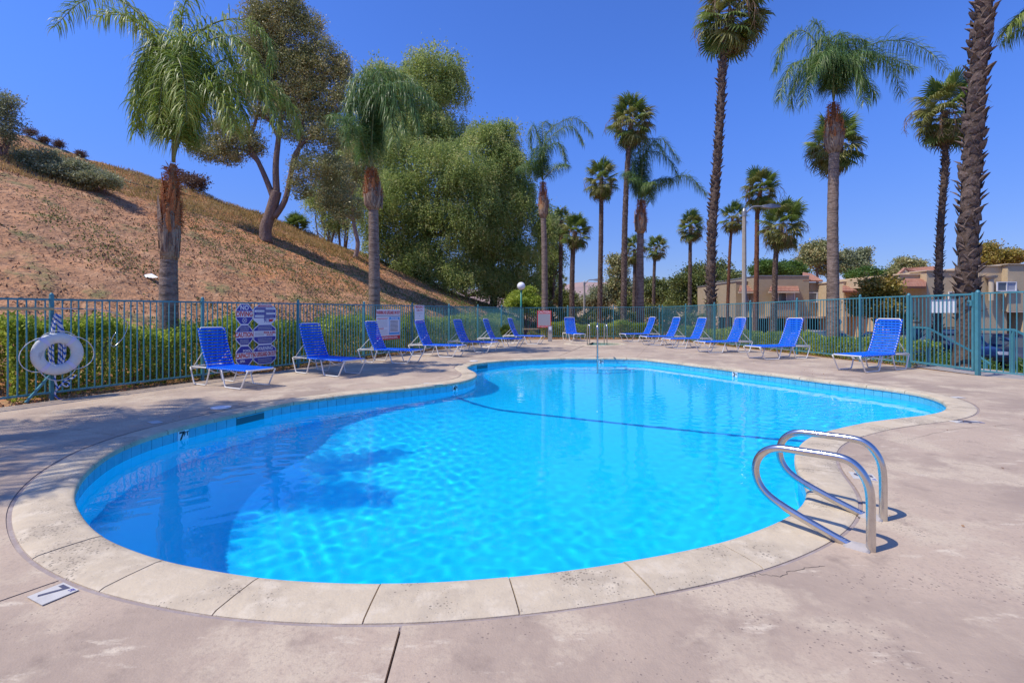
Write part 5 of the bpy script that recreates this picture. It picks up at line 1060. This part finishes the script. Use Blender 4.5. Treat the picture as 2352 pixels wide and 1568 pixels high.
fan_palm('tiny distant fan palm left of the far lamp post', [(1288,712),(1289,660)], (1289,640), 62, 18, .25, 75, 22, .3, dead=3, stalks=0)
fan_palm('tiny distant fan palm in front of the mesa', [(1391,718),(1390,690)], (1389,668), 62, 17, .25, 76, 22, .3, dead=3, stalks=0)
fan_palm('distant fan palm top poking above the brownish trees', [(1521,700),(1521,660)], (1521,650), 70, 15, .25, 77, 20, .3, dead=3, stalks=0)
hp = hill_hit(682, 505, 16); hb_ = thing('fan_palm', 'stubby trunkless fan palm on the slope right of the forked tree', 'palm tree', tuple(hp)); r = np.random.default_rng(9); sh = 34*hp.y/FPX/1.38
for k in range(26): a = k*2.4; inst('frond', FM['g', k % 3], hb_, (0, 0, .25*sh), (r.normal()*.2, -R(75)+R(80)*k/26, a), (sh*r.uniform(.8, 1.1),)*3)
MB().tube([(0, 0, -.1), (0, 0, .5*sh)], .18*sh, 8).build('trunk', M['trunkf'], hb_)
yp = G(1182, 784); yb = thing('yucca_plant', 'young spiky palm plant behind the far left fence corner', 'plant', (yp.x-.35, yp.y+.3, 0))
for k in range(16): a = k*2.4; inst('frond', FM['g', k % 3], yb, (0, 0, .2), (r.normal()*.2, -R(88)+R(50)*k/16, a), (.5, .5, .5))

# ---------------------------------------------------------------- ground litter, grass
def scatter(name, n, ok, m, L, W, D, jit, seed, z=.01, lab=None, cat=None):
    r = np.random.default_rng(seed); t = r.uniform(-3, 34, n)**1; s = 1.0+r.uniform(0, 1, n)**1.4*19; X = FO[0]+FD[0]*t-.9165*s; Y = FO[1]+FD[1]*t+.4*s; k = ok(t, s, X, Y, r); X, Y = X[k], Y[k]; P = np.stack([X, Y, terr(X, Y)+z], 1)
    o = inst(name, np_mesh(name, leaves(P, L, W, np.tile(np.array(D, float), (len(P), 1)), jit, r), m)); return tag(o, kind='stuff')
def nz(X, Y, s): return np.sin(X*s+1.3*np.sin(Y*s*.7))*np.sin(Y*s*1.1+1.7*np.sin(X*s*.6))
scatter('mulch', 95000, lambda t, s, X, Y, r: nz(X, Y, 1.1)+nz(X, Y, 3.3) > r.normal(size=len(t))*.6, M['mulch'], .085, .16, (0, 0, .15), .8, 81)
scatter('mulch', 40000, lambda t, s, X, Y, r: nz(X, Y, .9)+.6*nz(X, Y, 2.9) > -.2+r.normal(size=len(t))*.5, M['brownl'], .10, .2, (0, 0, .3), .8, 82)
scatter('weeds', 100000, lambda t, s, X, Y, r: (nz(X, Y, .55)+.7*nz(X, Y, 2.1)+.8*np.clip((t-7)/5, -1, 1) > .35+r.normal(size=len(t))*.3), M['weed'], .085, .22, (0, 0, .6), .9, 83)
scatter('grass', 60000, lambda t, s, X, Y, r: ((s < 3.6+1.2*nz(X, Y, 1.0)) & (t > 1.5) & (t < 15)) | ((t > 22) & (t < 31) & (s < 6)), M['grass'], .10, .12, (0, 0, 1.2), .6, 84)
M['strawg'] = foliage('straw_grass', [(0.312, 0.231, 0.070), (0.500, 0.347, 0.130), (0.625, 0.441, 0.200)], .7, .3, .2)
scatter('dry_grass', 150000, lambda t, s, X, Y, r: (s > np.interp(t, [-3, 0, 10, 20, 27], [15, 15, 14, 11, 9])+.8*nz(X, Y, .8)) & (t < 21), M['strawg'], .20, .07, (0, 0, 1.4), .5, 85)
rg = np.random.default_rng(5); n = 26000; X = rg.uniform(12.3, 16.5, n); Y = rg.uniform(5, 24, n); P = np.stack([X, Y, terr(X, Y)], 1); tag(inst('lawn_grass', np_mesh('lawn_grass', leaves(P, .07, .12, np.tile([0, 0, 1.2], (n, 1)), .5, rg), M['grass'])), kind='stuff')
n = 2600; tt = rg.uniform(-2, 21, n); P = np.array([list(fl(a, 0, b)) for a, b in zip(tt, rg.uniform(-.24, .3, n))]); P[:, 2] = -.03; tag(inst('leaf_litter', np_mesh('leaf_litter', leaves(P, .05, .3, np.tile([0, 0, .1], (n, 1)), .9, rg), M['mulch'])), kind='stuff')
n = 150; Pd = np.stack([rg.uniform(-7, 9, n), rg.uniform(1.6, 14, n), np.full(n, .006)], 1); Pd = Pd[~inside(Pd[:, 0], Pd[:, 1], PDECK[::3]) & inside(Pd[:, 0], Pd[:, 1], DEC)]; tag(inst('leaf_litter', np_mesh('leaf_litter', leaves(Pd, .022, .3, np.tile([0, 0, .15], (len(Pd), 1)), .7, rg), M['mulch'])), kind='stuff')
for crk in ([(1700,1330),(1740,1318),(1790,1322),(1840,1305),(1903,1299)], [(108,944),(230,925),(340,908),(442,894)], [(2080,1010),(2190,985),(2352,972)]):
    cp = [G(*q) for q in crk]; pp = []
    for a, b in zip(cp, cp[1:]):
        for k in range(7): q = a.lerp(b, k/7); pp.append((q.x+rg.normal()*.008, q.y+rg.normal()*.008, .0025))
    mbk = MB(); vs = []; fs = []
    for k, q in enumerate(pp): w = .0015*(.6+rg.random()); d = Vector(pp[min(k+1, len(pp)-1)])-Vector(pp[max(k-1, 0)]); nn_ = Vector((-d.y, d.x, 0)).normalized()*w; vs += [Vector(q)+nn_, Vector(q)-nn_]
    for k in range(len(pp)-1): fs.append((2*k, 2*k+1, 2*k+3, 2*k+2))
    mbk.add(vs, fs); mbk.build('crack', M['dark'], deck)
pb = hill_hit(350, 640, 10); mb = MB(); vs = [(0, 0, 0), (.5, .05, .04), (1.0, -.1, .0), (1.1, .15, .05), (.6, .35, .3), (.1, .3, .2), (.5, .2, .22)]; mb.add([(a-.5, b, c+.03) for a, b, c in vs], [(0, 1, 6, 5), (1, 2, 3, 6), (6, 3, 4, 5)]); o = mb.build('plastic_sheet', M['white'], loc=tuple(hill_hit(335, 640, 10)-Vector((0, 0, 0)))); o.scale = (.55, .5, .5); tag(o, 'torn scrap of pale plastic lying on the slope by the left palm', 'litter')
pa = [hill_hit(px, py, 12)+Vector((0, 0, .04)) for px, py in ((285, 418), (340, 432), (420, 448), (500, 466), (570, 480), (600, 486))]
tag(MB().tube(pa, .03, 6).build('irrigation_pipe', mat('grey_pipe', (.12, .1, .09), .7)), 'thin dark irrigation pipe crossing the upper slope', 'pipe')

# ---------------------------------------------------------------- lamps, posts, rails
def street_lamp(px, topy, Y, arm, lab, wpx):
    X = (px-CX)*Y/FPX; gz = tz(X, Y); t = thing('street_lamp', lab, 'street lamp', (X, Y, gz), 0, 'street lamps'); H = EYE-(topy-HZ)*Y/FPX-gz; w = wpx*Y/FPX/2
    MB().tube([(0, 0, 0), (0, 0, H*.5), (0, 0, H)], lambda u: w*(1.15-.3*u), 8).build('pole', M['lamp'], t)
    m = MB(); m.tube([(0, 0, H-.02), (0, 0, H+.25)], w*.95, 10); m.lathe([(w*.95, H+.25), (w*.6, H+.38), (.01, H+.45)], n=10); m.tube(spl([Vector(p) for p in ((0, 0, H+.05), (arm*.2, 0, H+.28), (arm*.45, 0, H+.5), (arm, 0, H+.52))]), .045, 8); m.build('arm', M['greypaint'], t, smooth=True, ang=40)
    m = MB(); a = arm; k = .42
    vs = [(a-.1, -.1, H+.45), (a-.1, .1, H+.45), (a-.1, .08, H+.58), (a-.1, -.08, H+.58), (a+.35, -.17, H+.40), (a+.35, .17, H+.40), (a+.35, .13, H+.64), (a+.35, -.13, H+.64), (a+.85, -.12, H+.46), (a+.85, .12, H+.46), (a+.85, .08, H+.58), (a+.85, -.08, H+.58)]
    m.add(vs, [(0, 3, 2, 1), (0, 1, 5, 4), (1, 2, 6, 5), (2, 3, 7, 6), (3, 0, 4, 7), (4, 5, 9, 8), (5, 6, 10, 9), (6, 7, 11, 10), (7, 4, 8, 11), (8, 9, 10, 11)]); m.build('lamp_head', M['greypaint'], t)
street_lamp(1709, 496, 26.5, 1.1, 'concrete street lamp with curved arm standing right of the tallest palm', 10.5)
street_lamp(1342, 655, 46, 1.0, 'distant street lamp with curved arm in front of the mesa', 5)
p = AT(1197, 657, 27.6); gz = tz(p.x, p.y); t = thing('globe_lamp', 'white globe lamp on a green post by the round shrub', 'lamp post', (p.x, p.y, gz))
MB().tube([(0, 0, 0), (0, 0, p.z-gz-.18)], .055, 10).build('post', M['teal'], t, smooth=True); m = MB(); m.lathe([(.23*math.sin(a), p.z-gz-.23*math.cos(a)) for a in np.linspace(.02, math.pi-.01, 14)], n=20); m.build('globe', M['globe'], t, smooth=True)
p = AT(1925, 739, 27); gz = tz(p.x, p.y); t = thing('globe_lamp', 'small white globe lamp outside the fence in front of the carports', 'lamp post', (p.x, p.y, gz))
MB().tube([(0, 0, 0), (0, 0, p.z-gz-.1)], .03, 8).build('post', M['greypaint'], t); m = MB(); m.lathe([(.17*math.sin(a), p.z-gz-.17*math.cos(a)) for a in np.linspace(.02, math.pi-.01, 12)], n=16); m.build('globe', M['globe'], t, smooth=True)
p = G(1266, 786.5); t = thing('switch_post', 'grey spa timer box on a short post below the caution sign', 'control box', (p.x, p.y+.7, 0)); MB().box((0, 0, .25), (.2, .12, .5)).build('post', M['lamp'], t); MB().box((0, -.02, .62), (.2, .12, .28)).build('box', M['greypaint'], t); MB().box((0, -.085, .65), (.12, .01, .16)).build('door', M['signw'], t)
p = AT(1243, 764, 28); t = thing('bench', 'low wooden rail bench behind the far fence left of the caution sign', 'bench', (p.x-.6, 28.2, tz(p.x, 28))); MB().box((0, 0, .5), (2.2, .3, .06)).build('seat', mat('pale_wood', (.45, .33, .2), .8), t)
for x in (-.9, .9): MB().box((x, 0, .23), (.1, .25, .47)).build('leg', M['walk'], t)
def rail(lab, ps, Y0, Y1, posts):
    A_ = [AT(px, py, Y0+(Y1-Y0)*i/(len(ps)-1)) for i, (px, py) in enumerate(ps)]; o = Vector((A_[0].x, A_[0].y, tz(A_[0].x, A_[0].y))); t = thing('stair_railing', lab, 'railing', tuple(o), 0, 'stair railings'); m = MB()
    for a, b in zip(A_, A_[1:]): m.bar(a-o, b-o, .05, .05)
    m.build('handrail', M['fence'], t)
    for u in posts:
        n = len(A_)-1; k = min(int(u*n), n-1); p = A_[k].lerp(A_[k+1], u*n-k)-o; g = tz((p+o).x, (p+o).y)-o.z; MB().box((p.x, p.y, (p.z+g)/2-.05), (.05, .05, p.z-g+.05)).build('post', M['fence'], t)
rail('blue-green stair railing descending behind the gate', [(2094, 751), (2131, 753), (2230, 806), (2275, 836)], 13.3, 12.6, (.02, .33, .92))
rail('blue-green stair railing descending right of the gate', [(2243, 756), (2327, 757), (2420, 800), (2500, 840)], 11.6, 10.8, (.02, .33, .95))

# ---------------------------------------------------------------- buildings
def tile_roof(name, parent, P, n=16, rows=4):
    """P: four corners eave-left, eave-right, ridge-right, ridge-left; barrel tile rows as real ridges"""
    a, b, c, d = [Vector(p) for p in P]; mb = MB(); nn = (b-a).cross(d-a).normalized()
    if nn.z < 0: nn = -nn
    mb.add([a, b, c, d, a-nn*.1, b-nn*.1, c-nn*.1, d-nn*.1], [(0, 1, 2, 3), (7, 6, 5, 4), (0, 4, 5, 1), (1, 5, 6, 2), (3, 2, 6, 7), (0, 3, 7, 4)])
    for i in range(n):
        u = (i+.5)/n; p = a.lerp(b, u); q = d.lerp(c, u); w = (b-a).length/n*.42
        for k in range(rows):
            s = p.lerp(q, k/rows)+nn*.035; e = p.lerp(q, (k+1.1)/rows if k < rows-1 else 1)+nn*.01; mb.tube([s, e], w*.9, 6)
    return mb.build(name, M['roof'], parent)
def wall_box(parent, name, px0, px1, py0, py1, Y, dpt, m, zb=None):
    a = AT(px0, py0, Y); b = AT(px1, py1, Y); z0_ = b.z if zb is None else zb; o = MB().box(((a.x+b.x)/2, Y+dpt/2, (a.z+z0_)/2), (abs(b.x-a.x), dpt, a.z-z0_)); return o.build(name, m, parent)
def window(parent, px0, px1, py0, py1, Y, panes=2, shade=(0, 1)):
    a = AT(px0, py0, Y); b = AT(px1, py1, Y); cx, cz = (a.x+b.x)/2, (a.z+b.z)/2; w, h = abs(b.x-a.x), abs(a.z-b.z); f = .05; m = MB()
    for (c, d) in (((cx, Y-.02, cz+h/2), (w+f, .08, f)), ((cx, Y-.02, cz-h/2), (w+f, .08, f)), ((cx-w/2, Y-.02, cz), (f, .08, h-f)), ((cx+w/2, Y-.02, cz), (f, .08, h-f)), ((cx, Y-.02, cz), (f, .07, h-f))): m.box(c, d)
    fr = m.build('window', M['signw'], parent)
    for k in range(panes):
        x = cx-w/2+w*(k+.5)/panes; MB().box((x, Y+.0, cz), (w/panes-.04, .03, h-.04)).build('pane', M['glass'] if k in shade[:1] else M['blind'], fr)
def building(lab): return thing('apartment_building', lab, 'building')
def house(lab, Y, body, openings, dpt=9, m='stuccodark', Z=None):
    t = building(lab)
    for (x0_, x1_, yt, dy) in body: wall_box(t, 'wall', x0_, x1_, yt, 728, Y+dy, dpt, M[m]); 
    return t
Y1 = 42; t = building('two-storey tan apartment block with tile awnings behind the street lamp')
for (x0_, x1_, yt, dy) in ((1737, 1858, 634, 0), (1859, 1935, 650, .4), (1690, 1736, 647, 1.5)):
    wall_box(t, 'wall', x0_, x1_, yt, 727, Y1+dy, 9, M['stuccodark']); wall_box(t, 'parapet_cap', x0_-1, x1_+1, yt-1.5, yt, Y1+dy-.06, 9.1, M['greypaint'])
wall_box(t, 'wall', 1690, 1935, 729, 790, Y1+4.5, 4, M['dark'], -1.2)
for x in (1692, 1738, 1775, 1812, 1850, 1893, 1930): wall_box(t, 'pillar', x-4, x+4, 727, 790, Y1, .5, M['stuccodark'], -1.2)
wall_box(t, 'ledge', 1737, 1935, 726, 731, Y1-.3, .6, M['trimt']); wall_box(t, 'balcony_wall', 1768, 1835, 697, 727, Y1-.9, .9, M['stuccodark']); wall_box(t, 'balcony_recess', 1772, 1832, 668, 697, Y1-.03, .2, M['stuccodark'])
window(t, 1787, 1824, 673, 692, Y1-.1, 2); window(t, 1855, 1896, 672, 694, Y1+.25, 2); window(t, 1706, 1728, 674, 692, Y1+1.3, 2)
for (e0, e1, ye, yr, dy, n) in ((1766, 1836, 669, 658, -1.2, 22), (1696, 1752, 670, 656, .4, 18)):
    a = AT(e0, ye, Y1+dy); b = AT(e1, ye, Y1+dy); c = AT(e1-3, yr, Y1+dy+1.2); d = AT(e0+4, yr, Y1+dy+1.2); tile_roof('roof', t, [a, b, c, d], n, 3); wall_box(t, 'fascia', e0, e1, ye, ye+3.5, Y1+dy-.02, .1, M['trimt'])
a = AT(1843, 645, Y1); b = AT(1890, 645, Y1); tile_roof('roof', t, [a, b, AT(1862, 632, Y1+1.5)+Vector((0, 0, .1)), AT(1844, 629, Y1+1.5)+Vector((0, 0, .1))], 14, 4)
Y2 = 39; t = building('middle tan apartment block with long tile roof behind the yellow shrub')
for (x0_, x1_, yt, dy) in ((1937, 2064, 647, 0),):
    wall_box(t, 'wall', x0_, x1_, yt, 727, Y2, 8, M['stucco']); wall_box(t, 'parapet_cap', x0_-1, x1_+1, yt-1.5, yt, Y2-.06, 8.1, M['trimt'])
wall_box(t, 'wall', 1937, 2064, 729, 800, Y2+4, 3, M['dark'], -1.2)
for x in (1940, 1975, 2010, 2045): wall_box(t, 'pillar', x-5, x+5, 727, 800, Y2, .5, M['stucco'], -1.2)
tile_roof('roof', t, [AT(1935, 669, Y2-1.2), AT(2060, 669, Y2-1.2), AT(2060, 657, Y2-.05), AT(1935, 657, Y2-.05)], 40, 3)
window(t, 1955, 1975, 680, 698, Y2-.06); window(t, 2000, 2020, 680, 698, Y2-.06)
for x in (1960, 1966): p = AT(x, 655, Y2-.6); MB().tube([(p.x, p.y, p.z-.3), (p.x, p.y, p.z+.25)], .07, 8).build('roof_vent', M['roof'], t)
Y3 = 33; t = building('cream two-storey apartment block behind the gate at right')
wall_box(t, 'wall', 2066, 2127, 631, 655, Y3+.6, 9, M['stucco']); wall_box(t, 'wall', 2066, 2127, 656, 850, Y3+2.2, 7, M['stucco'], -1.2); wall_box(t, 'balcony_wall', 2066, 2127, 692, 850, Y3+.6, 1.5, M['stucco'], -1.2)
wall_box(t, 'wall', 2128, 2246, 622, 850, Y3, 10, M['stucco'], -1.2); wall_box(t, 'wall', 2247, 2312, 611, 850, Y3-1, 11, M['stucco'], -1.2); wall_box(t, 'wall', 2314, 2560, 607, 715, Y3-1.4, 11, M['stucco'])
wall_box(t, 'wall', 2354, 2560, 717, 850, Y3-1.4, 11, M['stucco'], -1.2); wall_box(t, 'wall', 2314, 2352, 717, 850, Y3+2.5, 1, M['stucco'], -1.2)
for (x0_, x1_, yt, dy) in ((2066, 2127, 629.5, .5), (2128, 2246, 620.5, -.1), (2247, 2312, 609.5, -1.1), (2313, 2560, 605.5, -1.5)): wall_box(t, 'parapet_cap', x0_, x1_, yt, yt+1.8, Y3+dy, 1.5, M['trimt'])
tile_roof('roof', t, [AT(2062, 659, Y3-.6), AT(2126, 659, Y3-.6), AT(2127, 641, Y3+.5), AT(2076, 641, Y3+.5)], 18, 4)
tile_roof('roof', t, [AT(2218, 664, Y3-1.4), AT(2250, 664, Y3-1.4), AT(2250, 650, Y3-.1), AT(2225, 650, Y3-.1)], 10, 3); tile_roof('roof', t, [AT(2205, 735, Y3-1.2), AT(2245, 735, Y3-1.2), AT(2245, 727, Y3-.1), AT(2207, 727, Y3-.1)], 14, 3)
window(t, 2090, 2118, 676, 692, Y3+2.1); window(t, 2178, 2212, 671, 690, Y3-.06); window(t, 2289, 2332, 648, 668, Y3-1.52); window(t, 2222, 2244, 668, 690, Y3-.06)
wall_box(t, 'door', 2212, 2240, 738, 810, Y3-.05, .1, M['dark'], -1.1); wall_box(t, 'shutter', 2324, 2338, 756, 775, Y3+2.4, .08, M['trimt'])
m = MB(); p = AT(2276, 640, Y3-1.3); q = AT(2276, 690, Y3-1.3); m.tube([(p.x, p.y, q.z), (p.x, p.y, p.z)], .14, 10); m.lathe([(.14, 0), (.3, .12), (.34, .25), (.01, .25)], (p.x, p.y, p.z-.05), 12); m.build('column', M['trimt'], t, smooth=True, ang=40)
t = building('white gable end with red tile roof peeking over the cream block'); Yg = 46; g = [AT(2048, 646, Yg), AT(2110, 646, Yg), AT(2078, 617, Yg)]
m = MB(); m.add([g[0], g[1], g[2]]+[p+Vector((0, 9, 0)) for p in g], [(0, 1, 2), (5, 4, 3), (0, 3, 4, 1)]); m.build('gable_wall', M['signw'], t)
tile_roof('roof', t, [AT(2110, 644, Yg-.4), AT(2180, 640, Yg-.4)+Vector((0, 0, 0)), AT(2160, 616, Yg+2.5)+Vector((0, 0, .2)), AT(2078, 616, Yg-.4)], 24, 6); m = MB(); m.bar(AT(2045, 647, Yg-.2), AT(2078, 616, Yg-.2), .3, .15); m.build('barge_board', M['roof'], t)

# ---------------------------------------------------------------- cars
def car(lab, kind, col, x, y, head, group='parked cars'):
    z = tz(x, y)+.02; t = thing('parked_car', lab, 'car', (x, y, z), head, group); W = .9; paint = mat('car_paint', col, .22, spec=.7); paint.node_tree.nodes['Principled BSDF'].inputs['Coat Weight'].default_value = .6
    if kind == 'sedan': bodyp = [(-2.25, .35), (-2.3, .62), (-2.2, .9), (-1.7, .98), (-1.0, 1.0), (.9, 1.0), (1.4, .92), (2.1, .78), (2.28, .6), (2.3, .35)]; cab = [(-1.75, .98), (-1.15, 1.38), (-.2, 1.46), (.35, 1.4), (1.15, .96)]; ws = (-1.35, 1.4)
    else: bodyp = [(-2.2, .4), (-2.25, .75), (-2.2, 1.05), (-1.0, 1.1), (.9, 1.1), (1.5, 1.04), (2.1, .92), (2.25, .7), (2.25, .4)]; cab = [(-2.15, 1.08), (-1.95, 1.62), (-.5, 1.72), (.3, 1.68), (1.1, 1.08)]; ws = (-1.35, 1.4)
    def extr(prof, w, taper, bottom):
        n = len(prof); vs = []; rows = []
        for (s, k) in ((-1, 1), (-1, 0), (1, 0), (1, 1)):
            for (px, pz) in prof: zt = (pz-bottom)/1.0; vs.append((px, s*(w-(taper*zt if taper else 0)-(.05 if k == 1 else 0)*0), pz))
        f = []
        for i in range(n-1): f.append((n+i, n+i+1, 2*n+i+1, 2*n+i))
        f.append(tuple(n+i for i in range(n))); f.append(tuple(2*n+i for i in range(n-1, -1, -1))); f.append((n, 2*n, 2*n+n-1, n+n-1)); return vs, f
    vs, f = extr(bodyp, W, .12, .35); m = MB(); m.add(vs, f); m.build('body', paint, t, smooth=True, ang=40)
    vs, f = extr(cab, W-.08, .42, .98); m = MB(); m.add(vs, f); m.build('window_band', M['glass'], t, smooth=True, ang=30)
    m = MB(); rz = max(p[1] for p in cab); xs = [p[0] for p in cab][1:4]; m.box(((xs[0]+xs[-1])/2, 0, rz-.015), (xs[-1]-xs[0]+.1, 2*(W-.08-.2), .06))
    for sx in (-1, 1):
        for (a, b) in ((cab[0], cab[1]), (cab[3], cab[4]), ((-.35, cab[0][1]), (-.4, rz-.04))): m.bar((a[0], sx*(W-.075), a[1]), (b[0], sx*(W-.27), b[1]), .07, .05)
    m.build('roof', paint, t)
    tyre = MB(); tyre.tube([(0, -.1, 0), (0, .1, 0)], .33, 18); tm = tyre.mesh('tyre', M['black'], True, 40); rim = MB().tube([(0, -.11, 0), (0, .11, 0)], .2, 10).mesh('rim', M['greypaint'])
    for wx in ws:
        for sy in (-1, 1): w_ = inst('wheel', tm, t, (wx, sy*(W-.1), .33)); inst('rim', rim, w_)
    for sy in (-1, 1):
        MB().box((2.2, sy*.62, .7), (.12, .35, .14)).build('headlight', M['signw'], t); MB().box((-2.24, sy*.66, .8), (.08, .28, .16)).build('tail_light', M['signr'], t); MB().box((.75, sy*(W+.06), 1.0), (.12, .16, .1)).build('mirror', paint, t)
    MB().box((2.27, 0, .45), (.06, 1.5, .16)).build('bumper', M['black'], t)
car('silver sedan parked nearest the fence, left of the thick smooth palm trunk', 'sedan', (.55, .57, .6), 17.3, 27.5, R(160))
car('dark blue car with red tail lights behind the smooth palm trunk', 'sedan', (.01, .02, .09), 19.6, 25.6, R(75))
car('black van parked right of the dark blue car behind the large lounger', 'suv', (.012, .013, .02), 22.3, 27.0, R(95))
car('dark blue sedan facing the pool behind the gate', 'sedan', (.008, .014, .06), 21.6, 23.6, R(-105))
car('blue compact car behind the big rough palm trunk', 'sedan', (.01, .03, .12), 23.6, 23.2, R(-80))
car('grey-blue sedan seen right of the gate post', 'sedan', (.08, .10, .16), 22.5, 19.8, R(-100))
car('dark grey pickup-sized car at the right edge of the parking row', 'suv', (.02, .02, .024), 22.6, 17.4, R(-95))
car('white car on the street far behind the spa', 'sedan', (.7, .7, .7), 9.2, 41, R(5)); car('red car on the street far behind the spa', 'sedan', (.45, .02, .02), 3.6, 43, R(0)); car('pale blue car on the street left of the far lamp', 'sedan', (.3, .4, .55), 6.5, 42, R(180))
# shrubs by the parking
rs = [(12.6, 21.5, .8, 'bushg', 'oleander shrub with grey-green leaves outside the fence, left of the white flowers'), (15.6, 21, 1.0, 'greyl', 'pale flowering shrub in front of the dark blue car'), (16.8, 18.2, .9, 'bushg', 'green strappy shrub beside the middle dark sedan'), (16.6, 14.8, 1.0, 'bushg', 'green shrub in front of the grey-blue sedan'), (17.4, 12.9, .9, 'bushg', 'green shrub at the far right by the dark grey car')]
for i, (x, y, s, mk, lab) in enumerate(rs):
    r = np.random.default_rng(90+i); gz = tz(x, y); C, D = lobes_pts([(x, y, gz+.45*s, s, s, .6*s)], 260, r, .4); tt_ = thing('parking_shrub', lab, 'shrub', (x, y, gz)); inst('foliage', np_mesh('foliage', clumps(C, D, 26, .14, .14, .14, r)-np.array([x, y, gz]), M[mk]), tt_)
    mb = MB(); limb_paths(mb, (0, 0, -.05), [Vector(C[k])-Vector((x, y, gz)) for k in range(7)], .02, r, .05); mb.build('stem', M['woodtree'], tt_)
